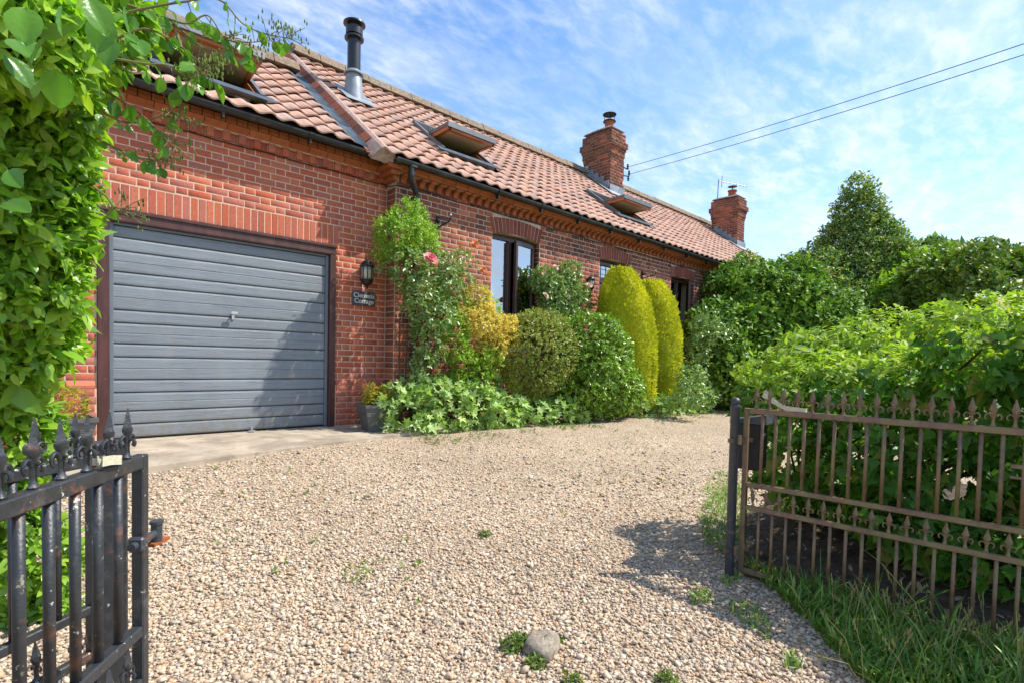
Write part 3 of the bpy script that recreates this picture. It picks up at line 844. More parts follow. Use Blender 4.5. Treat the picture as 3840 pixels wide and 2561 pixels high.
# return of the corner pier, facing the garage
rb = []
for k in range(42):
    zc = k * PITCH_Z + PITCH_Z / 2; rb.append(zc)
v, f = brick_unit(.205 if True else .2, PITCH_Z - JO); v = np.array(v)
v2 = np.stack([v[:, 1] - .0, -v[:, 0] + CY / 2, v[:, 2]], 1)
T = np.stack([np.full(42, -.0035), np.zeros(42), np.array(rb)], 1); R = np.repeat(np.eye(3)[None], 42, 0)
tag(link('brickwork', many('brickwork', v2, f, R, T, M_DBRICK), cw), kind='stuff')
# cambered arches
# brick reveals on the right of each opening
for (a, c, d, e) in (W1, D2, W3):
    ks = [k for k in range(42) if (k + .5) * PITCH_Z > max(d, 0) and (k + .5) * PITCH_Z < e - .02]
    for side, xx in ((-1, c), (1, a)):
        v_ = np.stack([side * (.0028 + .0 * v[:, 1] - v[:, 1] * 1.0), v[:, 0] * .52 + .062, v[:, 2]], 1) if False else np.stack([side * (v[:, 1] - .004), side * v[:, 0] * -.55 + .064, v[:, 2]], 1)
        v_[:, 0] *= -1
        v_[:, 0] = -v_[:, 0]
        T_ = np.stack([np.full(len(ks), xx), np.full(len(ks), CY), np.array([(k + .5) * PITCH_Z for k in ks])], 1)
        if side == -1: v_ = np.stack([v[:, 1] - .005, v[:, 0] * .55 + .066, v[:, 2]], 1)
        else: v_ = np.stack([-(v[:, 1] - .005), v[:, 0] * .55 + .066, v[:, 2]], 1)
        tag(link('brickwork', many('brickwork', v_, f, np.repeat(np.eye(3)[None], len(ks), 0), T_, M_DBRICK), cw), kind='stuff')
def arch(x0, x1, zs_, ztop, n, mat):
    xm = (x0 + x1) / 2; hw = (x1 - x0) / 2
    for i in range(n):
        u0, u1 = -1 + 2 * i / n, -1 + 2 * (i + 1) / n
        g = .005 / hw
        def bot(u): return (xm + hw * u, zs_ + .045 * (1 - u * u))
        def top(u): return (xm + (hw + .07) * u, ztop + .055 * (1 - u * u))
        a0, a1, c1, c0 = bot(u0 + g), bot(u1 - g), top(u1 - g), top(u0 + g)
        link('brick', brick_mesh_free([a0, a1, c1, c0], CY - .002 + random.uniform(-.002, .002), .05, mat), cw)
    b_ = MB(); pts = []
    N_ = 8
    poly = [(xm + hw * (-1 + 2 * i / N_), zs_ + .045 * (1 - (-1 + 2 * i / N_) ** 2)) for i in range(N_ + 1)]
    poly += [(xm + (hw + .07) * (1 - 2 * i / N_), ztop + .055 * (1 - (1 - 2 * i / N_) ** 2)) for i in range(N_ + 1)]
    b_.extrude(poly, lambda a, c, t: (a, t, c), CY + .004, CY + .12); b_.build('arch_mortar', M_CMORT, cw)
M_ARCH = piece_mat('rubbed_red_brick', [(.23, .06, .04), (.30, .075, .045), (.19, .052, .04), (.26, .08, .05)], var=.2, vscale=25, bump=.3)
arch(W1[0], W1[1], 2.855, 3.085, 14, M_ARCH); arch(D2[0], D2[1], 2.835, 3.055, 13, M_ARCH); arch(W3[0], W3[1], 2.815, 3.035, 14, M_ARCH)
# S-shaped corbels and the cove above
cp = [(0, 3.212), (-.020, 3.214), (-.030, 3.232), (-.030, 3.250), (-.046, 3.270), (-.076, 3.288), (-.102, 3.296), (-.114, 3.308), (-.114, 3.322), (.03, 3.322), (.03, 3.212)]
b = MB(); b.extrude(cp, lambda a, c, t: (t, a, c), -.036, .036); cme = b.mesh('corbel', M_TERRA)
x = .10
while x < 9.5:
    link('corbel', cme, cw, Matrix.Translation((x, CY, -SAG * x * .8 + .006))); x += .1445
x = -.02
while x < 12:
    xe = x + .2255; b = MB()
    pr = [(-.118, 3.330), (-.122, 3.345), (-.128, 3.362), (-.150, 3.376), (-.164, 3.392), (-.166, 3.412), (.02, 3.412), (.02, 3.330)]
    b.extrude(pr, lambda a, c, t: (t, CY + a, c - SAG * t * .8 + .006), x, xe - .007); auto_smooth(b.build('cornice_block', M_TERRA, cw)); x = xe
b = MB(); b.extrude([(CY - .08, 3.33), (CY - .08, 3.47), (CY + .3, 3.47), (CY + .3, 3.2), (CY + .004, 3.2), (CY + .004, 3.33)], lambda a, c, t: (t, a, c - SAG * t * .8), .0, 14.7); b.build('cornice_mortar', M_CMORT, cw)
# kneeler stone at the eaves corner
b = MB(); b.extrude([(-.02, 3.405), (-.15, 3.42), (-.155, 3.45), (-.12, 3.50), (-.02, 3.51)], lambda a, c, t: (t, CY + a, c), -.22, -.06)
b.build('kneeler', M_FILLET, cw)
for x0_, y0_, z0_, z1_ in ((-.19, -.150, 3.345, 3.400), (-.13, -.105, 3.285, 3.342), (-.07, -.060, 3.225, 3.282)):
    b = MB(); b.box(((x0_ - .002) / 2, CY + (y0_ + .24) / 2, (z0_ + z1_) / 2), (-x0_ - .002, .24 - y0_, z1_ - z0_)); b.build('corner_corbel', M_TERRA, cw)
b = MB(); b.box((6.0, CY + .009, 3.262), (11.9, .022, .118)); b.build('frieze', M_DBRICK, cw)

# windows, each frame a part with its panes
def pane(parent, x0, x1, z0, z1, y, R=None, org=None):
    b_ = MB(); b_.box(((x0 + x1) / 2, y, (z0 + z1) / 2), (x1 - x0, .006, z1 - z0)); o_ = b_.build('pane', M_GLASS, parent)
    return o_
def casement(x0, x1, z0, z1, leaf_deg, with_leaf=True):
    y = CY + .135
    w_ = empty('window'); w_.parent = cot
    xm = x0 + (x1 - x0) * .45
    f_ = MB()
    f_.box((x0 + .03, y, (z0 + z1) / 2), (.06, .07, z1 - z0), bev=.006); f_.box((x1 - .03, y, (z0 + z1) / 2), (.06, .07, z1 - z0), bev=.006)
    f_.box((xm, y, (z0 + z1) / 2), (.07, .07, z1 - z0 - .1), bev=.006)
    f_.box(((x0 + x1) / 2, y, z1 - .03), (x1 - x0 - .12, .068, .06)); f_.box(((x0 + x1) / 2, y, z0 + .03), (x1 - x0 - .12, .068, .06))
    f_.box(((x0 + x1) / 2, y - .05, z0 - .02), (x1 - x0 + .02, .16, .04), bev=.006)
    # fixed left light bead
    f_.build('frame', M_WFRAME, w_)
    pane(w_, x0 + .055, xm - .03, z0 + .055, z1 - .055, y + .006)
    # opening leaf hinged at the right
    L_ = x1 - .05 - xm - .02
    lf = MB(); zc = (z0 + z1) / 2; hh = z1 - z0 - .10
    lf.box((-L_ + .028, 0, 0), (.056, .055, hh), bev=.005); lf.box((-.028, 0, 0), (.056, .055, hh), bev=.005)
    lf.box((-L_ / 2, 0, hh / 2 - .03), (L_ - .112, .053, .06)); lf.box((-L_ / 2, 0, -hh / 2 + .03), (L_ - .112, .053, .06))
    M_ = Matrix.Translation((x1 - .052, y - .045, zc)) @ Matrix.Rotation(math.radians(leaf_deg), 4, 'Z')
    so = lf.build('sash', M_WFRAME, w_, M_)
    pb = MB(); pb.box((-L_ / 2, 0, 0), (L_ - .10, .006, hh - .11)); pb.build('pane', M_GLASS, w_, M_)
    bl = MB(); bl.box(((x0 + xm) / 2, y + .06, z1 - .17), (xm - x0 - .09, .004, .26)); bl.build('blind', M_BLIND, w_)
    ct = MB(); ct.box((xm + .03, y + .09, zc + .28), (.03, .02, .55)); ct.build('stay', M_BLIND, w_)
    hd = MB(); hd.box((-L_ + .028, .035, -.05), (.016, .02, .10)); hd.build('handle', M_WFRAME, w_, M_)
    return w_
casement(W1[0] + .004, W1[1] - .004, 1.14, 2.868, 9)
casement(W3[0] + .004, W3[1] - .004, 1.14, 2.826, 30)
# front door with a leaded toplight
dd = empty('front_door'); dd.parent = cot
y = CY + .15; b = MB()
b.box((D2[0] + .034, y, 1.40), (.06, .08, 2.86), bev=.006); b.box((D2[1] - .034, y, 1.40), (.06, .08, 2.86), bev=.006)
b.box((4.85, y, 2.80), (.81, .078, .06)); b.box((4.85, y - .01, 2.475), (.81, .09, .11), bev=.006); b.build('frame', M_WFRAME, dd)
b = MB(); b.box((4.85, y + .01, 2.65), (.80, .006, .25)); b.build('pane', M_GLASS, dd)
b = MB()
for i in range(1, 5): b.box((4.45 + i * .16, y + .002, 2.65), (.006, .006, .24))
for zq in (2.60, 2.70): b.box((4.85, y - .001, zq), (.80, .005, .006))
b.build('leading', M_IRON, dd)
M_DOORBLUE = plain_mat('pale_grey_door_paint', (.30, .36, .40), .4, .1, 5, .1, 40, .5)
b = MB()
for xx in (4.50, 5.20): b.box((xx, y + .02, 1.22), (.10, .05, 2.39), bev=.004)
for zq, hz_ in ((2.36, .10), (1.75, .09), (1.15, .12), (.14, .22)): b.box((4.85, y + .02, zq), (.60, .048, hz_), bev=.003)
b.box((4.85, y + .02, .64), (.60, .03, .86)); b.build('leaf', M_DOORBLUE, dd)
for z0, z1 in ((1.80, 2.31), (1.21, 1.70)):
    b = MB(); b.box((4.85, y + .022, (z0 + z1) / 2), (.60, .006, z1 - z0)); b.build('pane', M_GLASS, dd)

# roof of the cottage
cr = empty('roof'); cr.parent = cot
CE = (-.46, 3.478)
cpl = lambda y: CE[1] + TS * (y - CE[0])
b = MB()
b.extrude([(-.36, cpl(-.36) - .03), (2.8, cpl(2.8) - .03), (6.0, cpl(2.8) - .03 - TS * 3.2), (5.9, 3.3), (-.1, 3.42)], lambda a, c, t: (t, a, c - SAG * t), -.10, 14.82)
b.build('roof_deck', M_SOIL, cr)
RW1, RW2 = (1.10, 2.08, .30, 1.17), (5.46, 6.52, .18, 1.06)
roof_tiles(cr, CE, TS, 2.8, -.27, 14.95, .2305, .283, 300, holes=[(RW1[0] - .09, RW1[1] + .09, RW1[2] - .02, RW1[3] + .03), (RW2[0] - .09, RW2[1] + .09, RW2[2] - .02, RW2[3] + .03), (-.02, .33, 1.22, 1.55)], lo_px=1000, sag=SAG)
ridge_run(cr, -.28, 14.9, 2.8, cpl(2.8) + .07, SAG)
# verge: sloping brick-on-edge band with a mortar fillet
thg = math.atan(TS); c_, s_ = math.cos(thg), math.sin(thg)
def vp(s, dx, off, base=CE): return (dx, base[0] + s * c_ - off * s_, base[1] + s * s_ + off * c_)
b = MB(); S0, S1 = .02, 4.16
quad = [(-.43, -.14), (-.43, -.10), (-.335, .03), (-.30, .056), (-.262, .05), (-.13, .0), (-.13, -.14)]
b.add([vp(S0, *q) for q in quad] + [vp(S1, *q) for q in quad], [(i, (i + 1) % 7, 7 + (i + 1) % 7, 7 + i) for i in range(7)] + [(6, 5, 4, 3, 2, 1, 0), (7, 8, 9, 10, 11, 12, 13)])
b.build('verge_mortar', M_FILLET, cr)
s = .35
while s < S1 - .02:
    se = min(s + .225, S1 - .01); b = MB(); q4 = []
    for ss in (s, se - .011):
        for dx, off in ((-.446, -.082), (-.352, .028)): q4.append(vp(ss, dx, off))
        for dx, off in ((-.32, .0), (-.41, -.11)): q4.append(vp(ss, dx, off))
    b.add(q4, [(0, 1, 5, 4), (1, 2, 6, 5), (3, 0, 4, 7), (0, 3, 2, 1), (4, 5, 6, 7)]); b.build('brick', M_DBRICK, cr); s = se
s = .1
while s < S1 - .05:
    se = s + .3; b = MB()
    pts = [vp(ss, dx, off) for ss in (s, min(se, S1) - .006) for dx, off in ((-.472, -.108), (-.472, -.090), (-.40, -.090), (-.40, -.108))]
    b.add(pts, [(0, 1, 5, 4), (1, 2, 6, 5), (2, 3, 7, 6), (3, 0, 4, 7), (0, 3, 2, 1), (4, 5, 6, 7)]); b.build('creasing_tile', M_TERRA, cr); s = se
half_gutter(cot, -.14, 14.85, -.455, 3.445, .058, SAG, .93, 1.75)
w = roof_window(cot, *RW1, cpl, 38, TS, SAG); w = roof_window(cot, *RW2, cpl, 38, TS, SAG)
# downpipe from the gutter outlet
b = MB(); r = .036
b.tube([(.10, -.455, 3.40), (.10, -.455, 3.27), (.105, -.45, 3.245), (.27, -.31, 3.10), (.275, -.30, 3.07), (.275, -.295, .02)], r, 12)
for z in (3.30, 3.05): b.tube([(.10 if z > 3.2 else .275, -.455 if z > 3.2 else -.295, z + .03), (.10 if z > 3.2 else .275, -.455 if z > 3.2 else -.295, z - .03)], r + .006, 12)
b.box((.12, -.455, 3.40), (.10, .09, .05), bev=.01)
auto_smooth(b.build('downpipe', M_GUTTER, cot))

# stove flue through the roof
fx, fy = .16, 1.36; fz = cpl(fy)
fl = tag(empty('flue', (fx, fy, 0)), None); fl.parent = cot
b = MB(); b.lathe([(.155, fz - .08), (.150, fz + .02), (.116, fz + .40), (.112, fz + .42)], 24); auto_smooth(b.build('slate_flashing', M_FLASH, fl))
b = MB(); s_l = [(dx, dy) for dx, dy in ((-.24, -.28), (.26, -.28), (.26, .24), (-.24, .24))]
b.extrude(s_l, lambda a, c, t: (a, c, cpl(fy + c) + .098 + t), 0, .008); b.build('apron', M_FLASH, fl)
b = MB(); b.lathe([(.100, fz + .36), (.100, 5.86), (.100, 5.90)], 24); auto_smooth(b.build('pipe', M_FLUE, fl))
b = MB(); b.lathe([(.106, fz + .395), (.150, fz + .385), (.153, fz + .40), (.106, fz + .45)], 24); auto_smooth(b.build('storm_collar', M_FLASH, fl))
b = MB()
b.lathe([(.104, 5.80), (.145, 5.80), (.147, 5.825), (.106, 5.86)], 24); b.lathe([(.128, 5.86), (.128, 5.97), (.110, 5.985)], 24)
b.lathe([(.10, 5.985), (.10, 6.03)], 12); b.lathe([(.05, 6.07), (.165, 6.045), (.168, 6.025), (.13, 6.012), (.02, 6.012)], 24)
auto_smooth(b.build('cowl', M_FLUE, fl))

# ---- chimneys
def chimney(x0, x1, y0, y1, zb, zn, ztop, pots, two_tone=False):
    c = tag(empty('chimney', (0, 0, 0)), None); c.parent = cot
    mo, br1, br2 = MB(), [], []
    mo.box(((x0 + x1) / 2, (y0 + y1) / 2, (zb + ztop) / 2 - .03), (x1 - x0 - .02, y1 - y0 - .02, ztop - zb - .06))
    p = .0752; n = int((ztop - zb) / p)
    Rs, Ts = [[], []], [[], []]
    for k in range(n):
        z = zb + (k + .5) * p; fromtop = n - 1 - k
        out = 0
        if fromtop < 3: out = .035
        if 3 <= fromtop < 5: out = .085
        if 5 <= fromtop < 6: out = .05
        if 6 <= fromtop < 8: out = .03
        if 8 <= fromtop < 9: out = .012
        if k < 5: out = max(out, .022)
        if out: mo.box(((x0 + x1) / 2, (y0 + y1) / 2, z), (x1 - x0 - .02 + 2 * out, y1 - y0 - .02 + 2 * out, p - .001))
        X0, X1, Y0, Y1 = x0 - out, x1 + out, y0 - out, y1 + out
        for side, (a0, a1) in (('x-', (Y0, Y1)), ('x+', (Y0, Y1)), ('y-', (X0, X1)), ('y+', (X0, X1))):
            m_ = max(1, round((a1 - a0) / .1125 / (1.6)))
            nb = max(2, int(round((a1 - a0) / .19)))
            ed = np.linspace(a0, a1, nb + 1)
            if k % 2: ed = np.concatenate([[a0], (ed[:-1] + ed[1:]) / 2, [a1]])
            for e0, e1 in zip(ed[:-1], ed[1:]):
                ln = (e1 - e0 - JO) / .214
                mid = (e0 + e1) / 2
                if side[0] == 'y':
                    sg = -1 if side == 'y-' else 1
                    R = np.array([[ln, 0, 0], [0, -sg * 1.0, 0], [0, 0, 1.0]]); T = (mid, Y0 if sg < 0 else Y1, z)
                else:
                    sg = -1 if side == 'x-' else 1
                    R = np.array([[0, -sg, 0], [ln, 0, 0], [0, 0, 1.0]]); T = (X0 if sg < 0 else X1, mid, z)
                w_ = 0
                if two_tone and side == 'x-' and zb + .75 < z < ztop - .28 and y0 + .18 < mid < y1 - .12: w_ = 1
                elif not two_tone and random.random() < .18: w_ = 1
                Rs[w_].append(R); Ts[w_].append(T)
    mo.build('mortar', M_CMORT, c)
    v_, f_ = brick_unit(.214, p - JO, .05)
    for w_, m_ in ((0, M_DBRICK if two_tone else M_CHBRICK), (1, M_RBRICK)):
        if Ts[w_]: tag(link('brickwork', many('brickwork', np.array(v_), f_, np.array(Rs[w_]), np.array(Ts[w_]), m_), c), kind='stuff')
    xm, ym = (x0 + x1) / 2, (y0 + y1) / 2
    b_ = MB(); b_.extrude([(x0 - .02, y0 - .02), (x1 + .02, y0 - .02), (x1 + .02, y1 + .02), (x0 - .02, y1 + .02)], lambda a, q, t: (xm + (a - xm) * (1 - t * 3), ym + (q - ym) * (1 - t * 3), ztop - .002 + t), 0, .05)
    b_.build('flaunching', M_FILLET, c)
    return c
M_CHBRICK = piece_mat('chimney_brick', [(.16, .058, .036), (.21, .08, .045), (.12, .045, .033), (.26, .105, .06), (.15, .06, .04)], var=.3, vscale=25, bump=.5,
                      spots=[(7, .58, .72, (.20, .15, .08), .6)])
c1 = chimney(7.46, 8.02, 1.94, 2.83, 5.05, 6.5, 6.93, 1)
px_, py_ = 7.74, 2.22
b = MB(); b.lathe([(.12, 6.90), (.115, 7.16), (.135, 7.17), (.135, 7.20), (.10, 7.22)], 18, (px_, py_, 0)); auto_smooth(b.build('pot', M_POT, c1))
b = MB(); b.lathe([(.165, 7.20), (.17, 7.21), (.15, 7.23), (.11, 7.235)], 18, (px_, py_, 0)); b.lathe([(.06, 7.43), (.18, 7.395), (.18, 7.385), (.02, 7.39)], 18, (px_, py_, 0))
for a in range(4): b.tube([(px_ + .13 * math.cos(a * 1.571 + .5), py_ + .13 * math.sin(a * 1.571 + .5), 7.21), (px_ + .13 * math.cos(a * 1.571 + .5), py_ + .13 * math.sin(a * 1.571 + .5), 7.40)], .009, 6)
b.build('cowl', M_IRON, c1)
def lead_apron(x0, x1, y0, y1, c):
    b_ = MB(); zz = lambda x, y: cpl(y) - SAG * x
    for k in range(5):
        ya, yb2 = y0 + (y1 - y0) * k / 5, y0 + (y1 - y0) * (k + 1) / 5
        b_.box((x0 - .034, (ya + yb2) / 2, zz(x0, (ya + yb2) / 2) + .15), (.012, yb2 - ya, .24))
        b_.box((x1 + .034, (ya + yb2) / 2, zz(x1, (ya + yb2) / 2) + .15), (.012, yb2 - ya, .24))
    b_.box(((x0 + x1) / 2, y0 - .034, zz(x0, y0) + .12), (x1 - x0 + .08, .012, .22))
    b_.extrude([(x0 - .24, y0 - .26), (x1 + .2, y0 - .26), (x1 + .2, y0 - .03), (x0 - .24, y0 - .03)], lambda a, q, t: (a, q, zz(a, q) + .09 + t), 0, .008)
    b_.extrude([(x0 - .24, y0 - .03), (x0 - .03, y0 - .03), (x0 - .03, y1), (x0 - .24, y1)], lambda a, q, t: (a, q, zz(a, q) + .09 + t), 0, .008)
    b_.build('lead_flashing', M_FLASH, c)
lead_apron(7.46, 8.02, 1.94, 2.8, c1)
c2 = chimney(13.62, 14.18, 1.42, 2.30, 4.45, 6.0, 6.46, 1, True)
px_, py_ = 13.9, 1.75
b = MB(); b.lathe([(.14, 6.42), (.125, 6.70), (.15, 6.71), (.15, 6.74), (.11, 6.75)], 18, (px_, py_, 0)); auto_smooth(b.build('pot', M_POT, c2))
b = MB(); b.lathe([(.02, 6.75), (.02, 6.86)], 8, (px_, py_, 0)); b.lathe([(.03, 6.91), (.15, 6.875), (.15, 6.865), (.02, 6.855)], 18, (px_, py_, 0)); b.build('cowl', M_ALU, c2)
lead_apron(13.62, 14.18, 1.42, 2.2, c2)

# ================================================================== FIXTURES ON THE WALLS
def lantern(name, label, x, y, z, k=1.0, group=None):
    t = thing(name, label, 'wall lantern', (x, y, z), group)
    b = MB(); b.box((0, -.008, 0), (.075 * k, .016, .20 * k), bev=.004); b.bar((0, -.01, .12 * k), (0, -.06 * k, .145 * k), .02 * k, .02 * k); b.build('backplate', M_IRON, t)
    c = (0, -.105 * k, 0); n = 8
    b = MB(); b.lathe([(.012 * k, -.20 * k), (.016 * k, -.185 * k), (.010 * k, -.170 * k), (.04 * k, -.155 * k), (.068 * k, -.125 * k), (.075 * k, -.10 * k), (.085 * k, -.095 * k), (.085 * k, -.085 * k), (.03 * k, -.08 * k)], 16, c)
    auto_smooth(b.build('base', M_IRON, t))
    b = MB()
    for i in range(n):
        a = 2 * math.pi * i / n + .39
        b.bar((c[0] + .076 * k * math.cos(a), c[1] + .076 * k * math.sin(a), -.09 * k), (c[0] + .078 * k * math.cos(a), c[1] + .078 * k * math.sin(a), .085 * k), .012 * k, .008 * k)
    b.build('cage', M_IRON, t)
    b = MB(); b.lathe([(.070 * k, -.088 * k), (.072 * k, .083 * k)], 16, c); b.build('glass', M_LGLASS, t, smooth=True)
    b = MB(); b.lathe([(.012 * k, -.08 * k), (.030 * k, -.05 * k), (.030 * k, 0), (.018 * k, .02 * k), (.016 * k, .05 * k), (.001, .052 * k)], 12, c); auto_smooth(b.build('bulb', M_BLIND, t))
    b = MB(); b.lathe([(.03 * k, .08 * k), (.098 * k, .085 * k), (.100 * k, .095 * k), (.084 * k, .103 * k), (.075 * k, .13 * k), (.05 * k, .155 * k), (.02 * k, .168 * k), (.010 * k, .175 * k), (.014 * k, .185 * k), (.008 * k, .20 * k), (.001, .202 * k)], 16, c)
    auto_smooth(b.build('cap', M_IRON, t)); return t
lantern('wall_lantern', 'black half-round carriage lantern on the garage pier above the slate name sign', -.335, -.003, 1.985, 1.0)
lantern('wall_lantern', 'small dark lantern on the cottage wall beside the front door, half hidden by roses', 4.02, CY - .003, 2.33, .8)

sg = thing('house_sign', 'grey slate house sign reading Clematis Cottage in white letters', 'sign', (-.325, -.002, 1.66))
b = MB(); b.box((0, -.009, 0), (.33, .014, .185), bev=.003); b.build('plaque', M_SLATE, sg)
for txt, dz in (('Clematis', .012), ('Cottage', -.062)):
    cu = bpy.data.curves.new('lettering', 'FONT'); cu.body = txt; cu.size = .086; cu.align_x = 'CENTER'; cu.extrude = .001; cu.offset = .0006
    o = bpy.data.objects.new('lettering', cu); COL.objects.link(o); o.parent = sg
    cu.materials.append(M_LETTER); dg_ = bpy.context.evaluated_depsgraph_get(); me_ = bpy.data.meshes.new_from_object(o.evaluated_get(dg_)); bpy.data.objects.remove(o); me_.materials.clear(); me_.materials.append(M_LETTER); o = link('lettering', me_, sg); o.matrix_local = Matrix.Translation((0, -.0175, dz)) @ Matrix.Rotation(math.pi / 2, 4, 'X')
b = MB()
for dx in (-.15, .15): b.sphere((dx, -.017, .075), .006, 8, 6)
b.build('screw', M_SILVER, sg)

def basket_bracket(label, x, z):
    t = thing('hanging_bracket', label, 'bracket', (x, CY, z), 'hanging basket brackets on the cottage wall')
    b = MB(); b.box((0, -.010, 0), (.045, .018, .20), bev=.006); b.sphere((0, -.03, .03), .030, 10, 8); b.build('plate', M_IRON, t)
    b = MB(); b.tube([(0, -.015, .07), (0, -.05, .095), (0, -.075, .07), (0, -.06, .04)], .007, 6); b.build('scroll', M_IRON, t)
    b = MB(); b.tube([(0, -.015, -.06), (0, -.14, -.045), (0, -.29, -.025), (0, -.325, .0), (0, -.335, .03), (0, -.325, .05)], [.011, .011, .010, .009, .009, .007], 8); b.build('arm', M_IRON, t)
    b = MB(); b.sphere((0, -.325, .06), .017, 10, 8); b.build('hook_tip', M_SILVER, t)
    return t
basket_bracket('dark iron bracket on the cottage wall between the downpipe and the large window', .665, 2.80)
basket_bracket('dark iron bracket high on the cottage wall to the right of the front door', 5.78, 2.71)

# thin cable clipped below the dentils, then along the corbels
b = MB(); pts = [(-5.2 + i * .26, -.012, 3.222 + .006 * math.sin(i * 1.9)) for i in range(21)] + [(-.03, -.03, 3.19), (.0, CY - .02, 3.17)]
pts += [(.2 + i * .28, CY - .014, 3.195 - .012 * i * .28 + .012 * math.sin(i * 1.7)) for i in range(30)]
o = b.tube(pts, .006, 6).build('cable', M_IRON, None); tag(o, 'thin black cable clipped under the dentils and corbels of the brick front', 'cable')

# overhead lines and their bracket on the chimney
br = thing('line_bracket', 'dark insulator bracket fixed to the right side of the nearer chimney', 'bracket', (8.06, 2.0, 5.95))
b = MB(); b.box((.02, 0, 0), (.03, .05, .5)); b.bar((.03, 0, .12), (.22, -.03, .10), .025, .025); b.bar((.03, 0, -.10), (.22, -.03, -.08), .025, .025); b.build('arm', M_IRON, br)
for dx, dz in ((.20, .17), (.27, .02), (.24, -.13)):
    b = MB(); b.lathe([(.012, -.07), (.034, -.05), (.022, -.02), (.034, .0), (.022, .03), (.03, .05), (.01, .07)], 10, (dx, -.03, dz)); b.build('insulator', M_IRON, br)
b = MB(); b.tube([(.03, .02, .15), (.02, .02, -.2), (-.05, -.03, -.5), (.1, -.06, -.8)], .012, 6); b.build('cable_tail', M_IRON, br)
s0 = Vector(br.location)
for i, (dz, tp) in enumerate(((.18, (3840, 147)), (-.02, (3840, 188)))):
    a = s0 + Vector((.25, -.03, dz)); e = Vector(at(tp[0], tp[1], 8.2)); e2 = a + (e - a) * 1.35
    pts = [a.lerp(e2, q / 24) - Vector((0, 0, .10 * 4 * (q / 24) * (1 - q / 24))) for q in range(25)]
    o = MB().tube(pts, .0062, 6).build('power_line', M_IRON)
    tag(o, ('upper' if i == 0 else 'lower') + ' of two black overhead wires running from the chimney across the sky', 'wire', 'overhead wires')
# TV aerial behind the far chimney
ta = thing('tv_aerial', 'thin television aerial on a mast above the far chimney', 'aerial', (13.6, 2.12, 5.9))
b = MB(); b.tube([(0, 0, 0), (0.0, -.02, 1.22)], .016, 6); b.build('mast', M_ALU, ta)
b = MB(); b.tube([(0, -.02, 1.17), (.95, -.55, 1.10)], .010, 6)
for q in np.linspace(.05, 1, 9):
    p = Vector((0, -.02, 1.17)).lerp(Vector((.95, -.55, 1.10)), q); b.tube([p + Vector((0, 0, -.06)), p + Vector((0, 0, .06))], .005, 5)
b.tube([(.12, -.08, .98), (.12, -.08, 1.36)], .012, 6); b.build('array', M_ALU, ta)

# ================================================================== PLANTERS
def planter(label, x, y, z, s, h, rz, group='square planters beside the garage door'):
    t = thing('planter', label, 'planter', (x, y, z), group, rz)
    b = MB(); k = .68
    prof = [(k, 0.0), (k + .012, .02), (.90, h * .72), (.93, h * .78), (.95, h * .88), (1.0, h * .89), (1.0, h), (.90, h), (.88, h * .86), (.86, h * .84)]
    vs, fs = [], []
    for r, zz in prof:
        vs += [(-s / 2 * r, -s / 2 * r, zz), (s / 2 * r, -s / 2 * r, zz), (s / 2 * r, s / 2 * r, zz), (-s / 2 * r, s / 2 * r, zz)]
    for i in range(len(prof) - 1):
        for q in range(4):
            w_ = (q + 1) % 4; fs.append((i * 4 + q, i * 4 + w_, i * 4 + 4 + w_, i * 4 + 4 + q))
    fs.append((3, 2, 1, 0)); b.add(vs, fs); b.build('pot', M_POLYP, t)
    b = MB()
    for j, zq in enumerate((.58, .63, .68)):
        r = (k + .012 + (.90 - k - .012) * (zq * h - .02) / (h * .72 - .02)) * s / 2 + .002
        for a in range(4):
            c, d = [(-1, -1), (1, -1), (1, 1), (-1, 1)][a], [(1, -1), (1, 1), (-1, 1), (-1, -1)][a]
            b.tube([(c[0] * r, c[1] * r, zq * h), (d[0] * r, d[1] * r, zq * h)], .004, 6)
    b.build('ribbed_band', M_POLYP, t)
    b = MB(); b.box((0, 0, h * .83), (s * .85, s * .85, .01)); b.build('soil', M_SOIL, t)
    return t
pl1 = planter('pewter grey square planter at the foot of the garage pier by the geraniums', -.44, -.60, -.006, .40, .325, math.radians(-9))
pl2 = planter('grey square planter on the apron left of the garage door', -3.44, -.62, -.008, .46, .325, math.radians(4))

# ================================================================== GATES
def finial_unit():
    b = MB()
    b.lathe([(.011, 0), (.013, .006), (.008, .012), (.0065, .026), (.0075, .034), (.006, .046), (.0095, .060), (.0135, .066), (.0145, .070), (.0145, .074)], 8, sx=.88, sy=.72)
    b.lathe([(.0165, .0735), (.0175, .077), (.0145, .081), (.0098, .098), (.0045, .116), (.0030, .121), (.0032, .1235), (.0008, .1255)], 4, sx=.88, sy=.62)
    for sg_ in (-1, 1):
        pts, rs = [], []
        for i in range(9):
            q = i / 8; a = math.pi * (1.0 - 1.35 * q)
            pts.append((sg_ * (.0155 + .0115 * math.cos(a)), 0, .042 + .0120 * math.sin(a) * 1.15 + .002)); rs.append(.0042 - .001 * q)
        b.tube(pts, rs, 6)
        pts = [(0, sg_ * (.010 + .007 * math.cos(math.pi * (1 - 1.3 * i / 6))), .040 + .009 * math.sin(math.pi * (1 - 1.3 * i / 6))) for i in range(7)]
        b.tube(pts, .0034, 6)
    return b
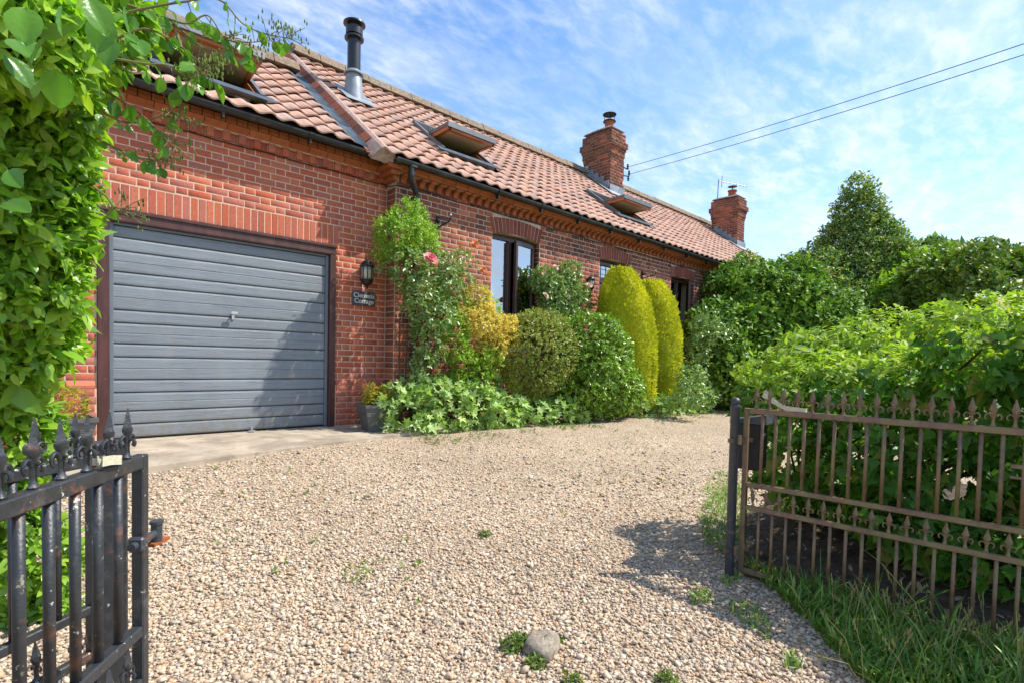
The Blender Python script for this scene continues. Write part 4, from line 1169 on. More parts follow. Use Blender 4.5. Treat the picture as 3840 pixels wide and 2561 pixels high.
def iron_gate(name, label, hinge, end_dir, length, ztop, offs, pitch, first, mat, r_bar, nbar, rail=.030, group='iron driveway gates', start=0):
    """offs: heights of mid, dog and bottom rail below the top rail"""
    d = Vector((end_dir[0], end_dir[1], 0)).normalized(); rz = math.atan2(d.y, d.x)
    t = thing(name, label, 'gate', (hinge[0], hinge[1], 0), group, rz)
    zt, zm, zd, zb = ztop, ztop - offs[0], ztop - offs[1], ztop - offs[2]
    b = MB(); b.box((.0, 0, (zt + zb) / 2), (rail * .85, rail * .85, zt - zb + rail), bev=.003); b.build('stile', mat, t)
    b = MB(); b.box((length, 0, (zt + zb) / 2), (rail * .85, rail * .85, zt - zb + rail), bev=.003); b.build('stile', mat, t)
    for zz, hh in ((zt, rail), (zm, rail * .85), (zd, rail * .85), (zb, rail * .9)):
        b = MB(); b.box((length / 2, 0, zz), (length - rail * .85, rail * .95 if zz == zt else rail * .8, hh), bev=.003); b.build('rail', mat, t)
    fm = finial_unit().mesh('finial', mat); fm.polygons.foreach_set('use_smooth', np.ones(len(fm.polygons), bool))
    try: fm.set_sharp_from_angle(angle=math.radians(40))
    except Exception: pass
    bm1 = MB().tube([(0, 0, zm), (0, 0, zt)], r_bar, 10).mesh('bar', mat, True); bm2 = MB().tube([(0, 0, zb), (0, 0, zd)], r_bar * .92, 10).mesh('bar', mat, True)
    for i in range(nbar):
        x = first + i * pitch
        if x > length - .02: break
        fsc = Matrix.Diagonal((1.0, 1.0, .97, 1))
        link('finial', fm, t, Matrix.Translation((x, 0, zt + rail / 2 - .002)) @ Matrix.Rotation(random.uniform(-.09, .09), 4, 'Z') @ Matrix.Rotation(random.uniform(-.03, .03), 4, 'X') @ fsc)
        link('finial', fm, t, Matrix.Translation((x, 0, zd + rail * .42 - .002)) @ Matrix.Rotation(random.uniform(-.09, .09), 4, 'Z') @ Matrix.Rotation(random.uniform(-.04, .04), 4, 'Y') @ Matrix.Diagonal((.92, .92, .82, 1)))
        if x + pitch / 2 < length - .02:
            link('bar', bm1, t, Matrix.Translation((x + pitch / 2, 0, 0)))
            link('bar', bm2, t, Matrix.Translation((x + pitch / 2 , 0, 0)))
    return t
OFF = (.415, .545, .905)
hg = (-.690, -5.287)
g2 = iron_gate('iron_gate', 'rusty two-tier spear topped gate standing open in front of the ivy hedge', hg, (math.sin(math.radians(3.44)), -math.cos(math.radians(3.44))),
               1.75, .638, OFF, .0698, .050, M_GATERUST, .0085, 25)
# bare infill near the free end: a small latch frame
b = MB(); b.box((1.165, 0, .492), (.15, .014, .016)); b.box((1.165, 0, .445), (.15, .014, .010)); b.build('latch_bar', M_GATERUST, g2)
pst = thing('gate_post', 'round ball-capped steel post hanging the rusty gate', 'post', (-.745, -5.245, 0))
b = MB(); b.lathe([(.025, -.40), (.025, .645), (.028, .650), (.028, .662), (.023, .672)], 18); auto_smooth(b.build('shaft', M_GATEPOST, pst))
b = MB(); b.sphere((0, 0, .686), .026, 16, 10); b.build('ball_cap', M_GATEPOST, pst, smooth=True)
for z in (.47, -.155):
    b = MB(); b.bar((-.05, .01, z), (.11, -.055, z), .012, .022); b.tube([(0, -.03, z - .02), (0, -.03, z + .03)], .012, 8); b.build('hinge', M_GATERUST, pst)
st2 = thing('webbing_strap', 'cream webbing strap looped around the finials of the rusty gate', 'strap', (-.66, -5.42, .70))
def strap(parent, pts, w, th=.0025):
    b_ = MB()
    for p, q in zip(pts[:-1], pts[1:]): b_.bar(p, q, th, w, up=(0, 0, 1))
    b_.build('band', M_STRAP, parent)
strap(st2, [(-.02, .055, .03), (-.025, .0, .0), (-.027, -.07, -.032), (-.024, -.13, -.035), (-.018, -.165, -.04), (.02, -.16, -.045), (.03, -.09, -.05), (.03, -.02, -.03), (.01, .06, .05)], .022)
bx_ = thing('letter_box', 'black metal letter box behind the rusty gate at the edge of the ivy', 'letter box', (-.50, -5.24, .42), None, math.radians(8))
b = MB(); b.box((0, 0, 0), (.17, .13, .27), bev=.005); b.build('case', M_IRON, bx_)
b = MB(); b.extrude([(-.10, .135), (.10, .135), (.10, .15), (-.10, .19)], lambda a, c, t: (t, a, c), -.10, .10); b.build('lid', M_SLATE, bx_)
b = MB(); b.box((0, -.0655, .07), (.12, .004, .018)); b.build('slot', M_SLATE, bx_)
b = MB(); b.box((0, .03, -.44), (.028, .028, .62)); b.build('post', M_IRON, bx_)

# left gate, folded back towards the camera
gdir = (-.563, -.827)
lh = at(525, 1712, 1.295)
g1 = iron_gate('iron_gate', 'black painted two-tier spear topped gate folded open at the near left', (lh[0], lh[1]), gdir, 1.30, .622, OFF, .0735, .056, M_GATEBLACK, .0098, 18, rail=.032)
# threaded hinge eye through the stile
b = MB(); zz = .425
b.tube([(.05, .005, zz), (-.055, .005, zz)], .0095, 12); b.lathe([(.021, -.009), (.021, .009)], 6, (0, 0, 0)) if False else None
b.box((.025, .005, zz), (.016, .036, .036), bev=.005); b.build('hinge_bolt', M_GATEPOST, g1)
b = MB(); b.tube([(-.068, .005, zz - .022), (-.068, .005, zz + .022)], .013, 12); b.tube([(-.068, .005, zz + .022), (-.068, .005, zz + .030)], .016, 12); b.build('hinge_eye', M_GATEPOST, g1)
b = MB(); b.bar((-.105, .01, zz - .027), (-.045, .0, zz - .027), .024, .008); b.build('hinge_plate', plain_mat('orange_rust', (.30, .09, .03), .9, .4, 30, .5, 90, .2), g1)
st1 = thing('webbing_strap', 'cream webbing strap looped over the rail of the black gate', 'strap', (lh[0], lh[1], .622), None, math.atan2(gdir[1], gdir[0]))
strap(st1, [(.19, .022, .034), (.165, .026, .033), (.125, .024, .026), (.098, .008, .022), (.09, -.012, .020), (.096, -.026, .020), (.115, -.030, .022), (.14, -.024, .027), (.165, -.008, .033), (.185, .012, .035)], .020)
pz = thing('gate_post', 'black square steel post behind the hinge side of the black gate', 'post', (-3.508, -4.70, 0))
b = MB(); b.box((0, 0, .11), (.075, .075, 1.02), bev=.004); b.build('shaft', M_GATEBLACK, pz)
b = MB(); b.box((0, 0, .625), (.082, .082, .012), bev=.004); b.build('cap', M_GATEPOST, pz)
# second leaf folded behind the first one
p0, p1 = at(310, 1736, 1.46), at(120, 1744, 1.33)
g3 = iron_gate('iron_gate', 'black spear topped railing leaf half hidden behind the near left gate', (p0[0] + .02, p0[1]), (p1[0] - p0[0], p1[1] - p0[1]), .95, .585, OFF, .105, .045, M_GATEBLACK, .0098, 10, rail=.030)

# ================================================================== ROCK
def rock(label, x, y, sx, sy, sz, seed):
    r_ = np.random.default_rng(seed)
    v = []; f = []; nu, nv = 18, 10
    for i in range(nv + 1):
        ph = math.pi * i / nv
        for j in range(nu):
            a = 2 * math.pi * j / nu
            bump = 1 + .10 * math.sin(3 * a + seed) * math.sin(ph) + .06 * math.sin(5 * a + 2 * ph)
            d = np.array([math.sin(ph) * math.cos(a), math.sin(ph) * math.sin(a), math.cos(ph)])
            d = np.sign(d) * np.abs(d) ** .72
            v.append((d[0] * sx * bump + r_.normal(0, .0025), d[1] * sy * bump + r_.normal(0, .0025), d[2] * sz + r_.normal(0, .002)))
    for i in range(nv):
        for j in range(nu):
            k = (j + 1) % nu; f.append((i * nu + j, i * nu + nu + j, i * nu + nu + k, i * nu + k))
    o = MB().add(v, f).build('rock', M_ROCK, None, smooth=True)
    o.location = (x, y, float(lumpy(x, y)) + sz * .45); o.rotation_euler = (.10, -.06, .5)
    return tag(o, label, 'rock')
M_ROCK = plain_mat('lichened_stone', (.27, .225, .17), .95, .45, 38, 1.0, 90, .1, spots=[(45, .56, .66, (.10, .085, .07), .8), (16, .58, .7, (.36, .31, .23), .6)])
rp = on_z(2035, 2425, -.28)
rock('rough grey lichened stone half buried in the gravel with weeds around it', rp[0], rp[1], .086, .070, .040, 3)

# ================================================================== FOLIAGE
def shape_simple(): return [(0, 0, 0), (.30, .42, .07), (0, 1, -.04), (-.30, .42, .07)], [(0, 1, 2), (0, 2, 3)]
def shape_ovate():
    v = [(0, 0, 0), (0, .33, -.012), (0, .68, -.02), (0, 1.0, -.10), (.16, .14, .035), (.225, .38, .05), (.165, .72, .02), (-.16, .14, .035), (-.225, .38, .05), (-.165, .72, .02)]
    return v, [(0, 4, 1), (4, 5, 1), (1, 5, 2), (5, 6, 2), (2, 6, 3), (0, 1, 7), (7, 1, 8), (1, 2, 8), (8, 2, 9), (2, 3, 9)]
def shape_broad():
    v = [(0, 0, 0), (0, .33, -.015), (0, .68, -.03), (0, 1.0, -.12), (.26, .10, .045), (.37, .36, .06), (.27, .72, .02), (-.26, .10, .045), (-.37, .36, .06), (-.27, .72, .02)]
    return v, shape_ovate()[1]
def _old_broad(): pass
def shape_ivy():
    o = [(0, -.02), (.22, -.12), (.46, .10), (.30, .30), (.28, .48), (.14, .62), (0, 1.0), (-.14, .62), (-.28, .48), (-.30, .30), (-.46, .10), (-.22, -.12)]
    v = [(0, .28, -.03)] + [(x, y, .05 * (abs(x) / .46) - .06 * max(0, y - .4)) for x, y in o]
    return v, [(0, i + 1, (i + 1) % 12 + 1) for i in range(12)]
def shape_palmate():
    o = [(0, 0)]
    for i, a in enumerate(np.linspace(-125, 125, 5)):
        r = math.radians(a); L_ = 1.0 - .12 * abs(i - 2)
        for da, rr in ((-14, .62), (-7, .84), (0, 1.0), (7, .84), (14, .62)): o.append((math.sin(r + math.radians(da)) * L_ * rr * .62, .42 + math.cos(r + math.radians(da)) * L_ * rr * .62))
        if i < 4:
            r2 = r + math.radians(31); o.append((math.sin(r2) * .25, .42 + math.cos(r2) * .25))
    v = [(0, .42, -.05)] + [(x, y, .06 * math.hypot(x, y - .42) * math.cos(9 * x)) for x, y in o]
    n = len(o); return v, [(0, i + 1, (i + 1) % n + 1) for i in range(n)]
def shape_spray():
    return [(0, 0, 0), (.16, .35, .03), (.10, .75, 0), (0, 1, 0), (-.10, .75, 0), (-.16, .35, .03)], [(0, 1, 2), (0, 2, 3), (0, 3, 4), (0, 4, 5)]
def shape_broad():
    # finely curved leaf with a folded midrib, sunken veins and a drooping tip
    nu, nv = 6, 9; v, f = [], []
    for j in range(nv + 1):
        y = j / nv; w_ = .37 * math.sin(math.pi * min(1, y ** .82)) ** .75 if 0 < y < 1 else .004
        for i in range(nu + 1):
            u = -1 + 2 * i / nu
            v.append((u * w_, y + .05 * abs(u) * math.sin(math.pi * y), .12 * abs(u) * w_ / .37 * (1 - .3 * abs(u)) - .16 * y * y - .012 * math.cos(9 * math.pi * (y - .22 * abs(u))) * abs(u)))
    n = nu + 1
    for j in range(nv):
        for i in range(nu):
            a = j * n + i; f += [(a, a + 1, a + n + 1), (a, a + n + 1, a + n)]
    return v, f
SHAPES = dict(simple=shape_simple(), ovate=shape_ovate(), broad=shape_broad(), ivy=shape_ivy(), palm=shape_palmate(), spray=shape_spray())
def unit(v): return v / np.maximum(np.linalg.norm(v, axis=-1, keepdims=True), 1e-9)
def vnoise(P, s, seed):
    r_ = np.random.default_rng(seed); k = r_.normal(0, 1, (6, 3)) * s; ph = r_.uniform(0, 6.28, 6)
    return np.sin(P @ k.T + ph).mean(-1) * 1.6
def twig_points(lobes, n, seed, rough=.14, inner=.16, cull=True, zmin=None, back=.35):
    """points on and inside the surface of a union of ellipsoids, with their outward directions"""
    r_ = np.random.default_rng(seed)
    lob = np.array([[*c, *((r,) * 3 if np.isscalar(r) else r)] for c, r in lobes], float)
    area = (lob[:, 3] * lob[:, 4] + lob[:, 4] * lob[:, 5] + lob[:, 3] * lob[:, 5]); area /= area.sum()
    m = int(n * 2.6)
    li = r_.choice(len(lob), m, p=area)
    d = unit(r_.normal(0, 1, (m, 3)))
    rad = 1 - np.abs(r_.normal(0, .07, m))
    ins = r_.random(m) < inner; rad[ins] = r_.uniform(.45, .92, ins.sum())
    c, s = lob[li, :3], lob[li, 3:]
    P = c + d * s
    rad *= 1 + rough * vnoise(P, 2.2 / s.mean(), seed + 1) + rough * .6 * vnoise(P, 6.0 / s.mean(), seed + 2)
    P = c + d * s * rad[:, None]
    ok = np.ones(m, bool)
    for k in range(len(lob)):
        q = (((P - lob[k, :3]) / lob[k, 3:]) ** 2).sum(1)
        ok &= ~((q < .55) & (li != k))
    nn = unit(d / s)
    if zmin is not None: ok &= P[:, 2] > (zmin(P[:, 0], P[:, 1]) if callable(zmin) else zmin)
    if cull:
        away = ((P - CAMPOS) * nn).sum(1) > .35 * np.linalg.norm(P - CAMPOS, axis=1)
        ok &= ~(away & (r_.random(m) > back))
    idx = np.where(ok)[0][:n]
    return P[idx], nn[idx], r_
def leaves_on(P, Nn, r_, per, stem, size, svar, up=.35, spread=.8, droop=0.0, flat=.6):
    n = len(P)
    tw = unit(Nn + r_.normal(0, .45, (n, 3)) + np.array([0, 0, up]))
    k = np.arange(per)
    t = (k[None] + .5 + r_.uniform(-.3, .3, (n, per))) / per
    base = P[:, None] + tw[:, None] * (t * stem)[..., None]
    ang = k[None] * 2.4 + r_.uniform(0, 6.28, (n, 1)) + r_.normal(0, .25, (n, per))
    a = unit(np.cross(tw, r_.normal(0, 1, (n, 3)))); b_ = np.cross(tw, a)
    rad = a[:, None] * np.cos(ang)[..., None] + b_[:, None] * np.sin(ang)[..., None]
    ax = unit(rad * spread + tw[:, None] * (1.15 - spread * .6) + np.array([0, 0, -droop]) + r_.normal(0, .18, (n, per, 3)))
    nr = unit(Nn[:, None] * flat + np.array([0, 0, 1.0]) * (.55) + tw[:, None] * .5 + r_.normal(0, .40, (n, per, 3)))
    base, ax, nr = base.reshape(-1, 3), ax.reshape(-1, 3), nr.reshape(-1, 3)
    sd = unit(np.cross(ax, nr)); nr = np.cross(sd, ax)
    s = size * np.exp(r_.normal(0, svar, len(base)))
    R = np.stack([sd, ax, nr], -1) * s[:, None, None]
    return R, base
def foliage(name, parent, mats, parts, stuff=True):
    """parts: list of (R, T, shape name, material)"""
    for R, T, sh, m in parts:
        v, f = SHAPES[sh]
        o = link(name, many(name, v, f, R, T, m, sh in ('ovate', 'broad', 'ivy', 'palm')), parent)
        if stuff: tag(o, kind='stuff')
def split_leaves(parent, R, T, sh, mat, limit, rest='foliage', thr=None):
    """the leaves that show largest become leaf objects"""
    v, f = SHAPES[sh]
    px, py, d = proj(T)
    sz = np.linalg.norm(R[:, :, 1], axis=1)
    # in front of the rest of the plant: nearest leaf of its screen cell
    cell = {}
    ok = (px > -20) & (px < 3860) & (py > -20) & (py < 2580) & (d > .2)
    for i in np.where(ok)[0]:
        key = (int(px[i] // 34), int(py[i] // 34))
        if key not in cell or d[i] < d[cell[key]]: cell[key] = i
    cand = np.array(sorted(cell.values(), key=lambda i: -sz[i] / d[i]), int)[:limit]
    me = mesh_np('leaf', np.array(v, float), [np.array(f)], mat, True)
    for i in cand:
        link('leaf', me, parent, Matrix([[*R[i][r], T[i][r]] for r in range(3)] + [[0, 0, 0, 1]]))
    rest_i = np.setdiff1d(np.arange(len(T)), cand)
    tag(link(rest, many(rest, v, f, R[rest_i], T[rest_i], mat, True), parent), kind='stuff')
def stems(parent, base, tops, r0, mat=None, name='stem', n=3, seed=0, wob=.06):
    r_ = random.Random(seed); b_ = MB()
    for tp in tops:
        a = Vector(base) + Vector((r_.uniform(-.05, .05), r_.uniform(-.05, .05), 0)); e = Vector(tp)
        pts = [a.lerp(e, q / 5) + Vector((r_.uniform(-wob, wob), r_.uniform(-wob, wob), 0)) * (math.sin(math.pi * q / 5)) for q in range(6)]
        b_.tube(pts, [r0 * (1 - .13 * q) for q in range(6)], 6)
    return b_.build(name, mat or M_BARK, parent)
def bush(name, label, cat, lobes, n, per, stem, size, sh, mat, seed, root=None, svar=.25, rough=.14, inner=.16, up=.35, spread=.8, flat=.6, droop=0, group=None, stem_tops=None, r0=.014, zmin=None, back=.35):
    base = root if root is not None else (lobes[0][0][0], lobes[0][0][1], 0)
    t = thing(name, label, cat, tuple(map(float, base)), group)
    P, Nn, r_ = twig_points(lobes, n, seed, rough, inner, zmin=zmin, back=back)
    R, T = leaves_on(P, Nn, r_, per, stem, size, svar, up, spread, droop, flat)
    T = T - np.array(base)
    foliage('foliage', t, None, [(R, T, sh, mat)])
    tops = stem_tops or [tuple(np.array(c) - np.array(base)) for c, r in lobes]
    stems(t, (0, 0, 0), tops, r0, seed=seed)
    return t
# leaf colours
L_FRONT = leaf_mat('bright_shrub_leaf', [(0.212, 0.417, 0.037), (0.328, 0.532, 0.052), (0.149, 0.303, 0.041), (0.424, 0.587, 0.065), (0.254, 0.462, 0.041)], .42, .33, .5)
L_ROSEBIG = leaf_mat('rose_leaf', [(0.111, 0.270, 0.033), (0.165, 0.355, 0.036), (0.082, 0.198, 0.033)], .40, .30, .5)
L_IVY = leaf_mat('ivy_leaf', [(0.083, 0.213, 0.026), (0.128, 0.301, 0.029), (0.062, 0.162, 0.026), (0.181, 0.371, 0.037), (0.103, 0.256, 0.034), (0.290, 0.266, 0.048)], .40, .45, .35)
L_IVYTOP = leaf_mat('young_ivy_leaf', [(0.328, 0.479, 0.052), (0.456, 0.577, 0.072), (0.257, 0.399, 0.052), (0.570, 0.598, 0.095)], .42, .5, .28)
L_YEL = leaf_mat('yellowing_leaf', [(.42, .30, .03), (.36, .33, .05), (.45, .22, .03)], .35, .5, .3)
L_LIME = leaf_mat('lime_leaf', [(0.242, 0.423, 0.034), (0.334, 0.501, 0.048), (0.168, 0.328, 0.034), (0.446, 0.564, 0.086)], .38, .42, .35)
L_ROSE = leaf_mat('climber_leaf', [(0.186, 0.302, 0.076), (0.271, 0.398, 0.101), (0.130, 0.218, 0.069), (0.374, 0.460, 0.170)], .28, .30, .5)
L_GOLD = leaf_mat('golden_leaf', [(.76, .62, .12), (.80, .68, .20), (.70, .60, .09), (.78, .58, .10)], .32, .5, .3, tcol=(1.05, 1.0, .55))
L_BROWN = leaf_mat('olive_leaf', [(0.216, 0.304, 0.043), (0.318, 0.373, 0.053), (0.404, 0.304, 0.071), (0.158, 0.250, 0.043), (0.289, 0.446, 0.071), (.24, .12, .04)], .28, .40, .4)
L_GREEN = leaf_mat('glossy_green_leaf', [(0.151, 0.281, 0.032), (0.252, 0.416, 0.039), (0.109, 0.201, 0.028), (0.370, 0.540, 0.059), (0.255, 0.357, 0.054)], .28, .30, .5)
L_CYP = leaf_mat('golden_cypress_leaf', [(0.556, 0.594, 0.028), (0.702, 0.712, 0.045), (0.435, 0.498, 0.028), (0.750, 0.689, 0.050)], .30, .6, .25, tcol=(1.1, 1.05, .5))
L_GER = leaf_mat('geranium_leaf', [(0.299, 0.466, 0.112), (0.451, 0.606, 0.192), (0.211, 0.349, 0.095), (0.600, 0.699, 0.287)], .30, .45, .4)
L_DARK = leaf_mat('hedge_leaf', [(0.075, 0.182, 0.024), (0.127, 0.268, 0.029), (0.056, 0.129, 0.018), (0.217, 0.386, 0.037), (0.307, 0.429, 0.049), (.26, .40, .05)], .28, .5, .25, hue_scale=.6)
L_HOLLY = leaf_mat('holly_leaf', [(0.124, 0.243, 0.061), (0.198, 0.342, 0.081), (0.090, 0.177, 0.048), (0.396, 0.455, 0.111), (0.574, 0.553, 0.165)], .25, .5, .3, hue_scale=.5)
L_BG = leaf_mat('far_leaf', [(0.137, 0.231, 0.031), (0.196, 0.308, 0.035), (0.098, 0.177, 0.028), (0.255, 0.262, 0.048)], .30, .45, .35, hue_scale=.6)
L_BGL = leaf_mat('pale_far_leaf', [(0.195, 0.312, 0.082), (0.234, 0.338, 0.105), (0.156, 0.260, 0.070)], .30, .5, .3, hue_scale=.5)
L_GRASS = leaf_mat('grass_blade', [(0.115, 0.264, 0.034), (0.177, 0.346, 0.046), (0.093, 0.200, 0.030), (0.312, 0.419, 0.091), (0.458, 0.455, 0.136)], .30, .45, .35)
L_WEED = leaf_mat('weed_leaf', [(.15, .24, .035), (.11, .19, .03), (.22, .29, .07), (.28, .27, .09)], .3, .5, .3)
L_SEED = leaf_mat('grass_seed', [(.30, .30, .12), (.36, .32, .16)], .3, .7, .2)
L_PETALP = leaf_mat('pink_petal', [(.72, .20, .22), (.78, .30, .30), (.66, .14, .18)], .3, .5, .3, tcol=(1.1, .9, .9))
L_PETALO = leaf_mat('orange_petal', [(.80, .28, .10), (.85, .36, .16), (.75, .22, .08)], .3, .5, .3, tcol=(1.1, .9, .8))
L_PETALW = leaf_mat('blush_petal', [(.78, .52, .44), (.80, .60, .50), (.74, .46, .40)], .3, .5, .3, tcol=(1.0, .95, .9))

def lob_px(lst): return [(tuple(at(x, y, d)), r * d / F_PX) for x, y, d, r in lst]

# ---- near shrub on the left
def near_shrub():
    lob = lob_px([(280, 20, 1.65, 165), (70, 100, 1.40, 175), (90, 330, 1.6, 170), (260, 260, 1.75, 80), (50, 590, 1.7, 185), (220, 540, 1.85, 60), (40, 830, 1.75, 185),
                  (180, 770, 1.9, 75), (45, 1050, 1.8, 165), (175, 1020, 1.9, 65), (40, 1260, 1.9, 140), (140, 1210, 2.0, 55), (0, 1440, 2.0, 110), (10, 1640, 2.1, 120), (30, 1880, 2.15, 80), (150, 2080, 2.2, 80), (100, 2320, 2.25, 80), (225, 2280, 2.3, 40)])
    base = np.array(at(40, 2350, 2.3)); base[2] = -.29
    t = thing('garden_shrub', 'big bright green leafy shrub filling the left edge behind the black gate', 'shrub', tuple(map(float, base)))
    P, Nn, r_ = twig_points(lob, 4000, 21, .14, .2, back=.15)
    R, T = leaves_on(P, Nn, r_, 6, .075, .044, .30, .30, .8, .0, .5)
    # hanging rose branches over the top
    bl, bo = MB(), MB()
    def branch(pts, d0, d1, nl, size, seed, buds=0):
        q_ = random.Random(seed)
        W = [Vector(at(x, y, d0 + (d1 - d0) * i / (len(pts) - 1))) for i, (x, y) in enumerate(pts)]
        # smooth
        S = []
        for i in range(len(W) - 1):
            p0, p1, p2, p3 = W[max(0, i - 1)], W[i], W[i + 1], W[min(len(W) - 1, i + 2)]
            for k in range(6):
                u = k / 6
                S.append(.5 * ((2 * p1) + (p2 - p0) * u + (2 * p0 - 5 * p1 + 4 * p2 - p3) * u * u + (3 * p1 - p0 - 3 * p2 + p3) * u ** 3))
        S.append(W[-1])
        bl.tube([s - Vector(base) for s in S], [.0040 * (1 - .7 * i / len(S)) for i in range(len(S))], 6)
        rs, ts = [], []
        for k in range(nl):
            i = min(len(S) - 2, int((k + .5) / nl * (len(S) - 1))); p = S[i]; d = (S[i + 1] - S[i]).normalized()
            side = Vector((q_.gauss(0, 1), q_.gauss(0, 1), q_.gauss(-.3, .5))).normalized()
            st = (d * .5 + side * .8 + Vector((0, 0, -.35))).normalized()
            pet = p + st * q_.uniform(.01, .035)
            ax = (st + Vector((q_.gauss(0, .3), q_.gauss(0, .3), q_.uniform(-1.3, -.2)))).normalized()
            nr = Vector((q_.gauss(0, .6), q_.gauss(-.2, .6), q_.gauss(.5, .5))); sd = ax.cross(nr).normalized(); nr = sd.cross(ax)
            sz = size * math.exp(q_.gauss(0, .22))
            bl.tube([p - Vector(base), pet - Vector(base)], .0014, 4, False)
            rs.append(np.stack([np.array(sd), np.array(ax), np.array(nr)], -1) * sz); ts.append(np.array(pet))
        for k in range(buds):
            p = S[-1 - (k % 8)] if len(S) > 9 else S[-1]
            e = p + Vector((q_.gauss(.02, .03), q_.gauss(.0, .03), q_.gauss(.012, .025)))
            bl.tube([p - Vector(base), (p + e) / 2 - Vector(base) + Vector((0, 0, .006)), e - Vector(base)], .0011, 4, False)
            for _ in range(3):
                e2 = e + Vector((q_.gauss(0, .009), q_.gauss(0, .009), q_.gauss(0, .009))); bo.lathe([(.0008, -.006), (.0028, -.001), (.0022, .004), (.0006, .008)], 5, tuple(e2 - Vector(base)))
        return np.array(rs), np.array(ts)
    BR, BT = [], []
    for pts, d0, d1, nl, sz, sd, bd in (
        ([(420, 60), (560, 30), (680, 10), (820, 0), (910, 90), (1000, 130), (1085, 145)], 1.55, 1.75, 15, .040, 1, 26),
        ([(430, 150), (540, 110), (640, 150), (740, 230), (790, 290)], 1.55, 1.65, 17, .044, 2, 16),
        ([(420, 220), (540, 240), (640, 250), (700, 300), (760, 265)], 1.5, 1.6, 14, .042, 3, 18),
        ([(380, 330), (470, 390), (540, 440), (600, 500), (640, 545)], 1.6, 1.65, 10, .040, 4, 14),
        ([(380, 420), (470, 460), (560, 450), (640, 420), (660, 440)], 1.6, 1.7, 9, .034, 5, 16),
        ([(360, 520), (440, 560), (500, 590), (570, 600), (610, 610)], 1.65, 1.7, 9, .034, 6, 18),
        ([(480, 20), (600, 60), (700, 90), (780, 60), (850, 150), (955, 160)], 1.6, 1.7, 15, .042, 7, 16),
        ([(350, 700), (400, 740), (430, 780), (455, 800)], 1.75, 1.75, 5, .032, 8, 12),
        ([(620, 60), (760, 180), (840, 190), (930, 190)], 1.65, 1.7, 9, .038, 9, 8),
        ([(660, 120), (690, 210), (705, 300), (700, 330)], 1.62, 1.62, 6, .046, 10, 0)):
        a, c = branch(pts, d0, d1, nl, sz, sd, bd); BR.append(a); BT.append(c)
    # a few large near leaves at the top corner
    q_ = random.Random(4)
    for (x, y, d, s, tilt) in ((95, 30, .95, .075, .2), (60, 150, 1.0, .07, .9), (175, 150, .98, .06, -.3), (215, 260, 1.0, .07, -.25), (330, -10, .9, .06, .4), (400, 70, .95, .065, -.1), (420, 150, 1.05, .06, .0), (20, 210, 1.0, .06, .6), (235, 20, 1.05, .06, -.5), (30, 640, 1.2, .06, .8), (15, 760, 1.2, .07, 1.3), (470, 20, 1.15, .06, -.2)):
        p = np.array(at(x, y, d)); ax = unit(-CU * math.cos(tilt) + CR * math.sin(tilt) + CF * q_.uniform(-.5, .5)); nr = unit(-CF * .6 + CU * .8 + CR * q_.gauss(0, .3)); sd_ = unit(np.cross(ax, nr)); nr = np.cross(sd_, ax)
        BR.append((np.stack([sd_, ax, nr], -1) * s)[None]); BT.append(p[None])
    T = T - base
    BR = np.concatenate(BR); BT = np.concatenate(BT) - base
    # leaf objects are chosen in world space
    class _: pass
    def split(R_, T_, sh, mat, lim, rest):
        v, f = SHAPES[sh]; Tw = T_ + base; px, py, d = proj(Tw); sz = np.linalg.norm(R_[:, :, 1], axis=1)
        cell = {}; ok = (px > -20) & (py > -20) & (py < 2580)
        for i in np.where(ok)[0]:
            key = (int(px[i] // 36), int(py[i] // 36))
            if key not in cell or d[i] < d[cell[key]]: cell[key] = i
        cand = np.array(sorted(cell.values(), key=lambda i: -sz[i] / d[i]), int)[:lim]
        me = mesh_np('leaf', np.array(v, float), [np.array(f)], mat, True)
        for i in cand: link('leaf', me, t, Matrix([[*R_[i][r], T_[i][r]] for r in range(3)] + [[0, 0, 0, 1]]))
        ri = np.setdiff1d(np.arange(len(T_)), cand)
        if len(ri): tag(link(rest, many(rest, v, f, R_[ri], T_[ri], mat, True), t), kind='stuff')
    split(R, T, 'ovate', L_FRONT, 190, 'foliage')
    split(BR, BT, 'broad', L_ROSEBIG, 125, 'foliage')
    tag(bl.build('branch', M_TWIG, t), kind='stuff'); tag(bo.build('buds', L_WEED, t), kind='stuff')
    stems(t, (-.12, .12, 0), [tuple(np.array(c) - base + np.array([-.1, .12, 0])) for c, r in lob[:8:2]], .008, seed=5, name='stem', wob=.08)
near_shrub()

